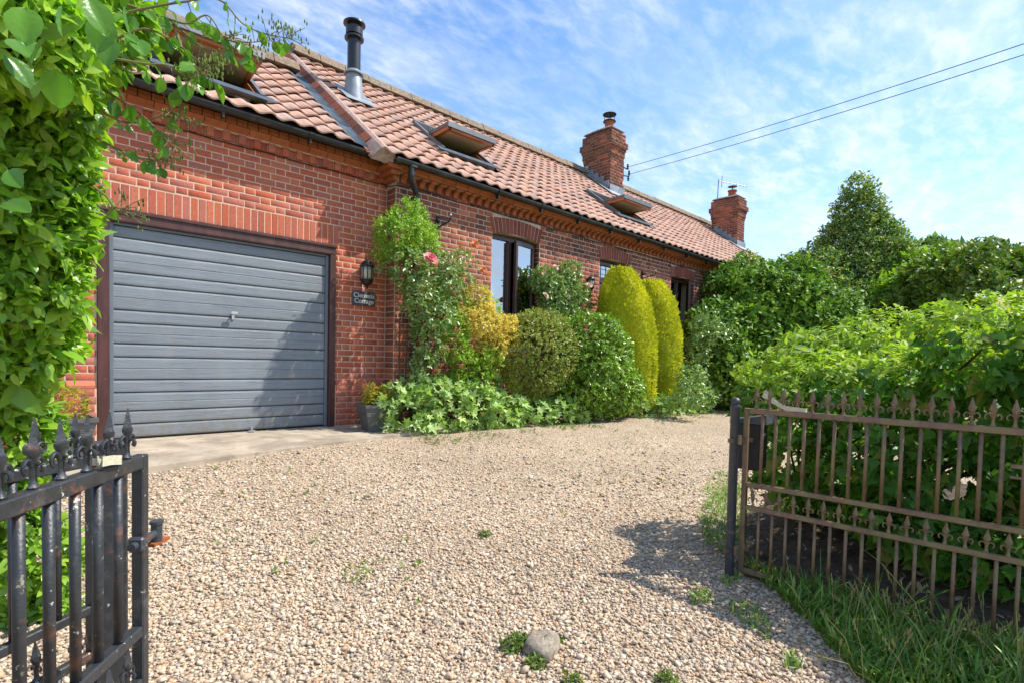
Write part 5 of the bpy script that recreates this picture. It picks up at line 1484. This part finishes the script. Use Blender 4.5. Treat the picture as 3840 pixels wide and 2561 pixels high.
# ---- plants along the cottage wall
bush('climber', 'bright lime green bushy climber crowning the corner beside the downpipe', 'climber', [((-.06, -.62, 2.46), (.27, .27, .22)), ((-.04, -.60, 2.70), (.13, .13, .16)), ((.30, -.56, 2.50), (.12, .10, .13)), ((-.30, -.6, 2.47), (.13, .12, .12)), ((.12, -.62, 2.64), (.10, .10, .14)), ((.22, -.56, 2.36), (.24, .22, .14)), ((-.22, -.60, 2.33), (.2, .25, .2))],
     1050, 6, .09, .036, 'simple', L_LIME, 31, root=(.05, -.40, 0), up=.75, rough=.32, stem_tops=[(0, -.02, 2.3), (.2, -.05, 2.2)])
def rose_flower(name, label, p, r, mat, parent_none=None, group=None):
    t = thing(name, label, 'rose', tuple(map(float, p)), group); R, T = [], []
    q_ = np.random.default_rng(int(abs(p[0] * 1000)) + 5)
    for ring, (cnt, tilt, s) in enumerate(((4, 1.2, .6), (6, .8, .85), (8, .35, 1.0))):
        for i in range(cnt):
            a = 6.283 * i / cnt + ring * .5 + q_.normal(0, .1); o_ = np.array([math.cos(a), math.sin(a), 0])
            ax = unit(o_ * math.cos(tilt) + np.array([0, 0, 1]) * math.sin(tilt)); nr = unit(np.array([0, 0, 1]) * math.cos(tilt) - o_ * math.sin(tilt)); sd = np.cross(ax, nr)
            R.append(np.stack([sd * 1.5, ax, nr], -1) * r * s); T.append(o_ * r * .08 * ring - np.array([0, 0, r * .12 * ring]))
    tl = q_.normal(0, .35, 3); M_ = np.array(Matrix.Rotation(.9 + tl[0] * .4, 3, 'X') @ Matrix.Rotation(tl[1], 3, 'Y'))
    R = np.array([M_ @ x for x in R]); T = np.array([M_ @ x for x in T])
    v, f = SHAPES['broad']; link('petals', many('petals', v, f, R, T, mat, True), t)
    MB().tube([(0, 0, -r * .3), (.01, .03, -r * 2.0), (.0, .05, -r * 4.5)], .003, 5).build('stem', M_TWIG, t)
    return t
cl = [((-.02, -.48, 2.02), (.27, .2, .22)), ((.20, -.52, 1.72), (.28, .22, .26)), ((.48, -.50, 1.98), (.24, .2, .2)), ((.40, -.55, 1.46), (.26, .22, .22)), ((.30, -.52, 1.12), (.17, .18, .2)), ((.74, -.46, 1.90), (.2, .16, .18)),
      ((.80, -.45, 2.22), (.16, .14, .15)), ((.26, -.50, .80), (.10, .12, .18)), ((.72, -.48, 1.55), (.2, .16, .18)), ((1.02, -.44, 2.30), (.12, .1, .1)), ((.98, -.44, 1.98), (.12, .1, .12))]
cl = [((c[0] - .10 * (c[0] < .6), c[1] - .22 * (c[0] < .6), c[2]), r) for c, r in cl]
bush('climbing_rose', 'tall climbing rose with pale glossy leaves trained up the corner of the cottage', 'rose bush', cl, 1050, 5, .10, .050, 'ovate', L_ROSE, 33, root=(.30, -.42, 0), up=.2, droop=.3, spread=.9, rough=.34,
     stem_tops=[(-.2, -.05, 1.9), (.1, -.1, 1.8), (.3, -.05, 2.0), (.6, 0, 2.2), (0, -.1, 1.2), (.55, 0, 2.35)], r0=.010, back=.5)
for i, (px_, py_, y_, r, m, lb) in enumerate(((1616, 968, -1.0, .085, L_PETALP, 'large pink rose bloom against the dark brick below the iron bracket'), (1782, 917, -.55, .062, L_PETALO, 'orange rose on a long stem, highest bloom left of the window'),
                                 (1724, 925, -.52, .045, L_PETALO, 'small orange rose bud left of the highest orange bloom'), (1812, 1012, -.52, .055, L_PETALO, 'orange rose touching the left edge of the large window'),
                                 (1758, 972, -.50, .040, L_PETALW, 'small pale pink rose between the two larger orange blooms'))):
    rose_flower('rose_flower', lb, on_y(px_, py_, y_), r, m, group='roses on the climbing rose')
bush('white_rose_bush', 'rose bush with pale blush flowers against the wall right of the large window', 'rose bush', [((3.05, -.42, 2.02), (.40, .16, .28)), ((2.72, -.40, 2.18), (.24, .14, .16)), ((3.48, -.40, 1.98), (.34, .15, .25)), ((3.1, -.45, 1.68), (.36, .16, .26)), ((3.42, -.38, 2.42), (.14, .1, .18)), ((3.15, -.4, 2.32), (.18, .12, .14))],
     1500, 5, .08, .050, 'ovate', L_ROSE, 35, root=(3.0, -.38, 0), up=.3, rough=.28, stem_tops=[(-.3, 0, 2.1), (0, 0, 2.1), (.5, 0, 2.2), (.3, 0, 1.8)], r0=.012, back=.5)
for px_, py_, r, lb in ((2047, 1108, .06, 'pale blush rose low on the left side of the white rose bush'), (2085, 1003, .05, 'pale blush rose at the top of the white rose bush'), (2210, 1070, .06, 'pale blush rose at the right edge of the white rose bush'), (2130, 1115, .045, 'small blush rose in the middle of the white rose bush')):
    rose_flower('rose_flower', lb, on_y(px_, py_, -.62), r, L_PETALW, group='roses on the white rose bush')
# gold and green shrub
t = thing('golden_shrub', 'yellow and lime variegated shrub between the climbing rose and the olive dome', 'shrub', (1.1, -.62, 0))
gl = [((1.08, -.75, 1.66), (.16, .16, .24)), ((.92, -.78, 1.42), (.20, .18, .18)), ((1.18, -.80, 1.36), (.20, .18, .18)), ((1.46, -.82, 1.36), (.22, .18, .17)), ((1.28, -.82, 1.12), (.18, .16, .18)), ((1.10, -.76, .98), (.12, .12, .14)), ((1.60, -.78, 1.22), (.12, .12, .12))]
ll = [((.66, -.74, 1.30), (.17, .17, .20)), ((.62, -.76, 1.02), (.18, .17, .17)), ((.80, -.76, .86), (.16, .15, .15)), ((1.16, -.84, .92), (.16, .15, .20)), ((1.05, -.80, .68), (.15, .14, .16)), ((.74, -.66, .55), (.16, .14, .16)), ((1.30, -.66, 1.62), (.12, .10, .12)), ((1.44, -.60, 1.56), (.10, .10, .08)), ((.86, -.70, 1.58), (.10, .10, .12))]
for lb_, m_, n_, sd_ in ((gl, L_GOLD, 1500, 41), (ll, L_LIME, 1150, 42)):
    P, Nn, r_ = twig_points(lb_, n_, sd_, .22, .2, back=.4); R, T = leaves_on(P, Nn, r_, 6, .07, .034, .25, .6, .8, 0, .5)
    foliage('foliage', t, None, [(R, T - np.array([1.1, -.62, 0]), 'simple', m_)])
stems(t, (0, 0, 0), [(.0, -.1, 1.5), (-.3, -.1, 1.2), (.35, -.15, 1.3), (.1, -.15, .9), (-.35, -.1, .9)], .014, seed=4)
bush('olive_shrub', 'rounded olive brown clipped dome shrub under the large window', 'shrub', [((2.16, -.80, 1.06), (.74, .55, .58)), ((2.0, -.9, .70), (.45, .4, .36))], 3300, 6, .06, .030, 'simple', L_BROWN, 51, root=(2.15, -.70, 0), svar=.22, rough=.07, inner=.22, up=.3,
     stem_tops=[(-.3, -.1, .7), (.2, -.1, .8), (0, -.2, .6), (-.1, 0, .9), (.35, 0, .7)], r0=.018)
bush('glossy_shrub', 'rounded glossy green shrub reaching the gravel between the olive dome and the cypresses', 'shrub', [((3.30, -1.0, 1.02), (.70, .56, .64)), ((3.62, -1.1, .48), (.68, .48, .44)), ((3.05, -1.0, .45), (.55, .45, .42))], 2700, 7, .08, .050, 'ovate', L_GREEN, 52, root=(3.45, -.85, 0), rough=.10, up=.35,
     stem_tops=[(-.3, 0, .8), (.3, -.1, .9), (0, -.1, 1.0)], r0=.02)
def cypress(label, base, top, rx, ry, z0, seed):
    t = thing('golden_cypress', label, 'conifer', base, 'golden cypress cones before the cottage')
    r_ = np.random.default_rng(seed); n = 21000
    h = r_.random(n) ** .85
    prof = np.sqrt(np.clip(1 - np.abs((h - .36) / .66) ** 2.5, 0, 1)); prof = np.where(h < .36, .55 + .45 * np.sqrt(np.clip(1 - ((h - .36) / .42) ** 2, 0, 1)), prof)
    a = r_.uniform(0, 6.283, n)
    z = z0 + h * (top[2] - z0)
    ct = np.stack([(top[0] - base[0]) * h ** 1.2, (top[1] - base[1]) * h, z], 1)
    o_ = np.stack([np.cos(a), np.sin(a), np.zeros(n)], 1)
    lump = 1 + .06 * vnoise(np.concatenate([o_[:, :2] * 2, z[:, None] * 2.2], 1), 1.6, seed) + .035 * vnoise(np.concatenate([o_[:, :2] * 5, z[:, None] * 5], 1), 1.5, seed + 3)
    rr = prof * lump * (1 - np.abs(r_.normal(0, .035, n)))
    P = ct + np.stack([o_[:, 0] * rx * rr, o_[:, 1] * ry * rr, np.zeros(n)], 1)
    tilt = np.clip((h - .55) * 1.6, -.5, .8)
    nn = unit(o_ + np.array([0, 0, 1]) * tilt[:, None])
    ax = unit(nn * .95 + np.array([0, 0, .75]) + r_.normal(0, .42, (n, 3)))
    nr = unit(np.cross(ax, r_.normal(0, 1, (n, 3)))); sd = np.cross(ax, nr)
    s = .047 * np.exp(r_.normal(0, .28, n))
    R = np.stack([sd, ax, nr], -1) * s[:, None, None]
    foliage('foliage', t, None, [(R, P, 'spray', L_CYP)])
    hs = np.linspace(0, 1, 12); pf = np.where(hs < .36, .55 + .45 * np.sqrt(np.clip(1 - ((hs - .36) / .42) ** 2, 0, 1)), np.sqrt(np.clip(1 - np.abs((hs - .36) / .66) ** 2.5, 0, 1)))
    b_ = MB(); n2 = 14; vs, fs = [], []
    for hh, p_ in zip(hs, pf):
        for k in range(n2):
            aa = 6.283 * k / n2; vs.append(((top[0] - base[0]) * hh ** 1.2 + rx * .86 * p_ * math.cos(aa), (top[1] - base[1]) * hh + ry * .86 * p_ * math.sin(aa), z0 + hh * (top[2] - z0) * .97))
    for i in range(11):
        for k in range(n2): j = (k + 1) % n2; fs.append((i * n2 + k, i * n2 + j, i * n2 + n2 + j, i * n2 + n2 + k))
    b_.add(vs, fs); b_.build('inner_foliage', L_CYP, t, smooth=True)
    MB().tube([(0, 0, 0), (0, 0, z0 + .2)], .05, 8).build('trunk', M_BARK, t)
cypress('taller golden yellow cone shaped cypress, the one nearer the glossy shrub', (4.45, -.92, 0), (4.10, -.92, 2.53), .50, .52, .12, 61)
cypress('shorter golden yellow cone shaped cypress, the one nearer the end of the cottage', (5.34, -.92, 0), (5.12, -.92, 2.43), .52, .48, .30, 62)
bush('variegated_shrub', 'loose pale variegated shrub at the foot of the shorter cypress', 'shrub', [((6.6, -1.0, .48), (.45, .35, .42)), ((6.3, -1.3, .25), (.5, .35, .26)), ((7.0, -.9, .55), (.35, .3, .4))], 1100, 6, .08, .05, 'ovate', L_GER, 63, rough=.2, root=(6.8, -.9, 0))
# planter plants
def little(label, pl, z, r, seed):
    c = pl.location
    bush('planter_shrub', label, 'plant', [((c.x, c.y, z + r * .75), (r, r, r * .85)), ((c.x - r * .5, c.y, z + r * 1.3), (r * .45, r * .45, r * .6))], 420, 7, .035, .020, 'simple', L_MIX, seed, root=(c.x, c.y, z), rough=.2, up=.8, stem_tops=[(0, 0, r), (-r * .4, 0, r * 1.3)], r0=.006, back=.8, group='little gold shrubs in planters')
L_MIX = leaf_mat('gold_green_leaf', [(.40, .34, .03), (.22, .30, .03), (.50, .36, .03), (.15, .25, .03)], .3, .5, .3, patch=(9, .5, .6, (.5, .33, .03)))
little('small gold and green shrub growing in the right hand planter by the geraniums', pl1, .27, .15, 71)
little('small golden yellow shrub growing in the planter left of the garage door', pl2, .25, .19, 72)
# geranium border
t = thing('geranium_border', 'low border of pale green lobed geranium leaves along the gravel edge', 'ground cover', (.6, -.85, 0))
gL = [((-.08, -.78, .20), (.36, .30, .24)), ((.35, -.82, .28), (.42, .32, .30)), ((.85, -.86, .24), (.42, .32, .26)), ((1.35, -.92, .16), (.40, .30, .22)), ((1.85, -.98, .12), (.40, .28, .20)), ((2.4, -1.02, .10), (.40, .26, .18)), ((2.9, -1.10, .06), (.3, .2, .14)), ((-.28, -.72, .40), (.16, .14, .10)), ((.1, -.7, .52), (.2, .15, .12)), ((.62, -.7, .50), (.22, .16, .12)), ((1.2, -.7, .45), (.25, .16, .2)), ((4.6, -1.35, .08), (.5, .2, .15)), ((5.5, -1.25, .08), (.6, .2, .15))]
P, Nn, r_ = twig_points(gL, 950, 73, .15, .15, back=.6, zmin=0.0); R, T = leaves_on(P, Nn, r_, 3, .08, .098, .25, .5, .9, .1, .5)
split_leaves(t, R, T - np.array([.6, -.85, 0]) * 0, 'palm', L_GER, 0) if False else foliage('foliage', t, None, [(R, T - np.array([.6, -.85, 0]), 'palm', L_GER)])

# ---- far planting that closes the yard
bush('beech_hedge', 'tall dark green hedge closing the yard at the end of the cottage', 'hedge', lob_px([(2850, 1185, 12.2, 165), (2695, 1240, 11.6, 95), (2980, 1250, 12.2, 185), (2735, 1400, 11.3, 105), (2900, 1420, 11.6, 165), (3060, 1390, 12, 200), (2780, 1050, 12.4, 65), (2960, 1090, 12.5, 95), (2700, 1095, 12.6, 50)]),
     8200, 6, .26, .100, 'simple', L_DARK, 81, root=(9.6, -1.2, 0), rough=.24, inner=.2, up=.2, r0=.06, zmin=0.0, spread=.9)
t = thing('holly_tree', 'tall pointed holly tree rising above the hedges against the sky', 'tree', (14.2, -1.6, 0))
hl = lob_px([(3220, 720, 16, 34), (3226, 815, 16, 68), (3222, 940, 16, 118), (3215, 1090, 16, 185), (3210, 1260, 15.6, 250), (3075, 1070, 15.6, 100), (3040, 1150, 15.4, 120), (3330, 1050, 15.8, 90), (3170, 880, 15.8, 42), (3285, 890, 15.8, 45), (3380, 1180, 15.5, 110)])
P, Nn, r_ = twig_points(hl, 13500, 82, .26, .25, back=.4, zmin=0.0); R, T = leaves_on(P, Nn, r_, 6, .30, .092, .28, .7, .8, 0, .5)
foliage('crown', t, None, [(R, T - np.array([14.2, -1.6, 0]), 'simple', L_HOLLY)])
stems(t, (0, 0, 0), [(.2, -.1, 5.2)], .12, name='trunk', seed=3)
stems(t, (0, 0, .8), [tuple(np.array(c) - np.array([14.2, -1.6, 0])) for c, r in hl[2:]], .05, name='limb', seed=6)
bush('grey_shrub', 'pale grey green shrub in front of the dark hedge below the last window', 'shrub', lob_px([(2640, 1250, 10.6, 32), (2668, 1200, 10.7, 18), (2700, 1265, 10.8, 26), (2622, 1310, 10.5, 26), (2590, 1420, 9.6, 28), (2585, 1480, 9.3, 30)]), 520, 6, .20, .06, 'simple', L_ROSE, 83, rough=.5, zmin=0.0, root=(7.6, -.6, 0))
bush('field_maple', 'broad mid green bush at the right skyline beyond the ivy bank', 'tree', lob_px([(3650, 1075, 13, 145), (3540, 1130, 13, 150), (3790, 1110, 12.6, 150), (3900, 1130, 12, 170), (3700, 1200, 12, 200)]), 4200, 6, .22, .13, 'simple', L_BG, 84, root=(11.6, -4.6, 0), rough=.2, r0=.07, zmin=0.0, group='bushes on the right skyline')
bush('field_maple', 'light green bush right of the holly tree, left of the broad skyline bush', 'tree', lob_px([(3460, 1075, 14.5, 110), (3420, 1150, 14.2, 130), (3520, 1010, 15, 60)]), 1900, 6, .24, .14, 'simple', L_LIME, 85, root=(12.8, -3.4, 0), rough=.2, r0=.06, zmin=0.0, group='bushes on the right skyline')
bush('distant_tree', 'pale rounded tree in the distance between the holly and the right hand bushes', 'tree', lob_px([(3480, 985, 30, 62), (3420, 1000, 30, 60), (3570, 1000, 30, 60)]), 1500, 5, .5, .30, 'simple', L_BGL, 86, root=(31, -3.2, 0), r0=.15, zmin=0.0)

# ---- ivy bank behind the rusty gate
def ivy_bank():
    base = np.array([.45, -5.6, -.2])
    t = thing('ivy_hedge', 'sprawling ivy hedge bank with sunlit lime tops behind the rusty gate', 'hedge', tuple(base))
    NEARB = [((-.17, -6.22, 1.00), .25), ((-.10, -6.6, 1.04), .28), ((-.12, -6.98, 1.22), .34), ((-.0, -7.35, 1.22), .40), ((-.04, -5.85, .80), .20), ((-.05, -7.7, 1.25), .5), ((.10, -5.35, .68), .26), ((.03, -5.6, .72), .24), ((-.04, -5.36, .68), .23), ((-.06, -5.62, .72), .22)]
    low = lob_px([(2890, 1500, 3.72, 125), (3060, 1500, 3.75, 195), (3310, 1480, 3.6, 250), (3600, 1470, 3.5, 300), (3900, 1460, 3.5, 350), (3010, 1700, 3.55, 175), (3230, 1730, 3.45, 230), (3500, 1800, 3.15, 260), (3830, 1870, 3.05, 320), (3650, 2120, 2.98, 120), (3850, 2180, 2.9, 190), (3840, 1500, 2.75, 260), (3600, 1500, 2.95, 200), (4250, 1520, 2.45, 380), (3350, 1900, 3.0, 150), (3560, 2020, 2.86, 150), (3790, 2120, 2.68, 200), (3560, 1780, 2.9, 170), (3300, 1650, 3.05, 190), (3170, 1850, 3.9, 200), (2970, 1780, 3.75, 110), (3430, 1800, 3.7, 240), (3700, 1950, 3.4, 260)]) + NEARB
    top = lob_px([(2900, 1440, 3.75, 110), (2835, 1490, 3.7, 75), (3050, 1400, 3.8, 160), (3290, 1395, 3.75, 205), (3560, 1385, 3.6, 225), (3860, 1385, 3.6, 265), (3850, 1390, 2.85, 195), (3560, 1430, 3.05, 150), (4200, 1380, 2.55, 300), (4550, 1300, 2.5, 380)]) + NEARB
    P, Nn, r_ = twig_points(low, 6200, 91, .16, .35, back=.12, zmin=lambda x, y: ground_z(x, y) + .12)
    keep = (P[:, 0] > -.56 + .06 * (P[:, 1] + 5.3)) & ((Nn[:, 2] < .40) | (P[:, 2] < .45)); P, Nn = P[keep], Nn[keep]
    R, T = leaves_on(P, Nn, r_, 4, .07, .052, .30, -.1, .8, .7, .8)
    k2 = (T[:, 0] > -.60 + .06 * (T[:, 1] + 5.3)) & ~((np.abs(T[:, 0] + .46) < .22) & (np.abs(T[:, 1] + 5.27) < .26) & (T[:, 2] < .70)); R, T = R[k2], T[k2]
    split_leaves2(t, R, T, base, 'ivy', L_IVY, 170, 'foliage')
    P, Nn, r_ = twig_points(top, 4600, 92, .09, .12, back=.5)
    up_ = Nn[:, 2] > .05; P, Nn = P[up_], Nn[up_]
    R, T = leaves_on(P, Nn, r_, 6, .055, .042, .30, .35, .85, .35, .45)
    split_leaves2(t, R, T, base, 'ovate', L_IVYTOP, 130, 'young_foliage')
    # a few tired yellow leaves
    sel = rng.choice(len(P), 18); P2, N2, r2 = twig_points(low[3:8], 40, 93, .05, .0, back=0)
    P2 = P2[P2[:, 0] > -.5]; N2 = N2[:len(P2)]
    R, T = leaves_on(P2[:26], unit(np.tile(-CF, (min(26, len(P2)), 1))), r2, 1, .05, .07, .2, 0, .8, .5, .9)
    v, f = SHAPES['ivy']; tag(link('yellow_leaves', many('yellow_leaves', v, f, R, T - base, L_YEL, True), t), kind='stuff')
    stems(t, (0.1, .2, 0), [tuple(np.array(c) - base) for c, r in low + top], .012, seed=8, name='stem', wob=.15)
def split_leaves2(t, R_, T_, base, sh, mat, lim, rest):
    v, f = SHAPES[sh]; px, py, d = proj(T_); sz = np.linalg.norm(R_[:, :, 1], axis=1); cell = {}
    ok = (px > 0) & (px < 3840) & (py > 0) & (py < 2561)
    for i in np.where(ok)[0]:
        key = (int(px[i] // 36), int(py[i] // 36))
        if key not in cell or d[i] < d[cell[key]]: cell[key] = i
    cand = np.array(sorted(cell.values(), key=lambda i: -sz[i] / d[i]), int)[:lim]
    me = mesh_np('leaf', np.array(v, float), [np.array(f)], mat, True)
    for i in cand: link('leaf', me, t, Matrix([[*R_[i][r], T_[i][r] - base[r]] for r in range(3)] + [[0, 0, 0, 1]]))
    ri = np.setdiff1d(np.arange(len(T_)), cand)
    tag(link(rest, many(rest, v, f, R_[ri], T_[ri] - base, mat, True), t), kind='stuff')
ivy_bank()

# ---- grass and weeds
def blades(P, hgt, seed, lean=.5, wd=.0045):
    r_ = np.random.default_rng(seed); n = len(P)
    a = r_.uniform(0, 6.283, n); dirn = np.stack([np.cos(a), np.sin(a), np.zeros(n)], 1); side = np.stack([-np.sin(a), np.cos(a), np.zeros(n)], 1)
    h = hgt * np.exp(r_.normal(0, .35, n)); ln = np.abs(r_.normal(lean, .3, n)); w_ = wd * np.exp(r_.normal(0, .3, n))
    V = np.zeros((n, 7, 3))
    for i, u in enumerate((0, .4, .75)):
        c = P + dirn * (h * ln * u * u)[:, None] + np.array([0, 0, 1]) * (h * (u - .25 * ln * u * u))[:, None]
        V[:, 2 * i] = c - side * (w_ * (1 - .35 * u))[:, None]; V[:, 2 * i + 1] = c + side * (w_ * (1 - .35 * u))[:, None]
    V[:, 6] = P + dirn * (h * ln)[:, None] + np.array([0, 0, 1]) * (h * (1 - .25 * ln))[:, None]
    f4 = np.array([(0, 1, 3, 2), (2, 3, 5, 4)])[None] + (np.arange(n) * 7)[:, None, None]; f3 = np.array([(4, 5, 6)])[None] + (np.arange(n) * 7)[:, None, None]
    return V.reshape(-1, 3), [f4.reshape(-1, 4), f3.reshape(-1, 3)]
def in_poly(x, y, poly):
    c = np.zeros(len(x), bool); n = len(poly)
    for i in range(n):
        x0, y0 = poly[i]; x1, y1 = poly[(i + 1) % n]
        c ^= ((y0 > y) != (y1 > y)) & (x < (x1 - x0) * (y - y0) / (y1 - y0 + 1e-12) + x0)
    return c
def patch(poly_px, n, hgt, seed, lean=.5, wd=.0045, fade=None):
    W = [on_z(x, y, -.28)[:2] for x, y in poly_px]; r_ = np.random.default_rng(seed)
    W = np.array(W); x = r_.uniform(W[:, 0].min(), W[:, 0].max(), n * 6); y = r_.uniform(W[:, 1].min(), W[:, 1].max(), n * 6)
    ok = in_poly(x, y, W); x, y = x[ok][:n], y[ok][:n]
    dens = vnoise(np.stack([x, y, 0 * x], 1), 7, seed + 1); k = dens > -.35 + r_.normal(0, .25, len(x)); x, y = x[k], y[k]
    return blades(np.stack([x, y, lumpy(x, y) + .005], 1), hgt, seed + 2, lean, wd)
def add_grass(name, label, cat, polys):
    Vs, F4, F3, off = [], [], [], 0
    for p in polys:
        V, (f4, f3) = patch(*p); Vs.append(V); F4.append(f4 + off); F3.append(f3 + off); off += len(V)
    o = link(name, mesh_np(name, np.concatenate(Vs), [np.concatenate(F4), np.concatenate(F3)], L_GRASS, True)); return tag(o, label, cat, kind='stuff')
add_grass('grass', 'long green grass growing along the foot of the rusty gate', 'grass', [
    ([(2795, 2115), (2900, 2150), (3250, 2260), (3600, 2350), (3860, 2420), (3860, 2600), (3330, 2600), (3190, 2480), (3050, 2330), (2930, 2220)], 8500, .060, 101, .7),
    ([(2980, 2190), (3250, 2270), (3860, 2440), (3860, 2600), (3450, 2600), (3250, 2420), (3080, 2300)], 750, .13, 104, .7, .003),
    ([(2620, 1900), (2700, 1840), (2790, 1830), (2800, 2060), (2740, 2090), (2640, 2040)], 1900, .032, 107, .8, .003),
    ([(2600, 1880), (2680, 1790), (2760, 1780), (2780, 1850), (2640, 1900)], 800, .028, 108, .8, .003),
    ([(2700, 2230), (2840, 2250), (2900, 2330), (2880, 2380), (2760, 2300)], 300, .022, 110, .9, .0028), ([(2580, 2210), (2660, 2200), (2680, 2250), (2600, 2260)], 150, .022, 111, .9, .0028), ([(2960, 2430), (3010, 2440), (3000, 2490), (2940, 2480)], 130, .03, 112, .7, .003),
    ([(2680, 2160), (2760, 2130), (2790, 2160), (2720, 2200)], 140, .022, 113, .9, .0028)])
# flowering stalks standing above the grass
b = MB(); bs = MB(); q_ = random.Random(5)
for i in range(46):
    px_, py_ = q_.uniform(3120, 3830), q_.uniform(2330, 2600)
    p = on_z(px_, max(py_, 2250 + (px_ - 3000) * .28), -.27); p = Vector(p); h = q_.uniform(.12, .27); dx, dy = q_.gauss(0, .07), q_.gauss(0, .07)
    pts = [p, p + Vector((dx * .3, dy * .3, h * .55)), p + Vector((dx, dy, h))]
    b.tube(pts, [.0016, .0012, .0008], 4, False)
    for k in range(5): c = pts[2] - (pts[2] - pts[1]) * (k * .09); bs.lathe([(.0006, -.010), (.0024, -.003), (.002, .004), (.0004, .011)], 4, (c.x + q_.gauss(0, .002), c.y + q_.gauss(0, .002), c.z))
gs = b.build('grass_stalks', L_SEED); tag(gs, 'thin straw coloured flowering stalks rising out of the long grass', 'grass', kind='stuff')
bs.build('seed_heads', L_SEED, gs)
# small weeds in the gravel
def weed(label, px_, py_, r, n, size, seed, z=-.28, group='weeds in the gravel'):
    p = on_z(px_, py_, z); p[2] = float(lumpy(p[0], p[1]))
    t = thing('weed_tuft', label, 'weed', tuple(map(float, p)), group)
    P, Nn, r_ = twig_points([((p[0], p[1], p[2] + .004), (r, r, r * .55))], n, seed, .2, .3, cull=False, zmin=float(p[2]) - .002)
    R, T = leaves_on(P, Nn, r_, 4, r * .5, size, .3, .3, .9, 0, .4); foliage('foliage', t, None, [(R, T - p, 'simple', L_WEED)])
weed('leafy weed clump against the left side of the lichened stone', 1935, 2415, .045, 90, .018, 201)
weed('weed sprouting from the gravel just below the lichened stone', 2010, 2480, .030, 50, .016, 202)
weed('small weed at the right side of the lichened stone', 2095, 2405, .022, 30, .014, 203)
weed('tiny weed near the bottom edge of the driveway right of the stone', 2150, 2545, .03, 40, .016, 204)
weed('lone weed in the middle of the driveway', 1815, 2028, .03, 30, .018, 205)
weed('weed at the bottom edge between the stone and the grass', 2500, 2545, .035, 50, .018, 206)
weed('low weed in the gravel left of the stone, beside the black gate side', 1330, 2190, .07, 40, .012, 207)
def low_weeds():
    r_ = np.random.default_rng(300); n = 1500
    x = r_.uniform(-.6, 9.0, n); y = -1.35 - .02 * x + r_.normal(0, .22, n) - .1
    x2 = r_.uniform(-2.9, 6, 420); y2 = r_.uniform(-4.6, -1.6, 420); x, y = np.concatenate([x, x2]), np.concatenate([y, y2])
    k = ~on_slab(x, y) & (vnoise(np.stack([x, y, 0 * x], 1), 2.5, 301) > .05); x, y = x[k], y[k]
    P = np.stack([x, y, lumpy(x, y) + .004], 1); Nn = np.tile([0, 0, 1.0], (len(P), 1))
    R, T = leaves_on(P, Nn, r_, 5, .02, .020, .3, .3, .95, 0, .4)
    v, f = SHAPES['simple']; o = link('ground_weeds', many('ground_weeds', v, f, R, T, L_WEED)); tag(o, 'thin scatter of tiny weeds through the gravel along the flower bed', 'weeds', kind='stuff')
low_weeds()
# leaf litter under the ivy
r_ = np.random.default_rng(310); n = 260
x = r_.uniform(-.62, .2, n); y = r_.uniform(-7.0, -5.0, n)
P = np.stack([x, y, lumpy(x, y) + .03 + .16 * np.clip((x + .62) / 1.0, 0, 1)], 1)
R, T = leaves_on(P, np.tile([0, 0, 1.0], (n, 1)), r_, 1, .0, .04, .3, .5, .95, 0, .8)
v, f = SHAPES['ovate']; o = link('leaf_litter', many('leaf_litter', v, f, R, T, piece_mat('dead_leaf', [(.22, .11, .05), (.30, .18, .10), (.35, .28, .22), (.16, .08, .04)], .9), True)); tag(o, 'dead brown leaves scattered on the dirt under the ivy', 'leaf litter', kind='stuff')
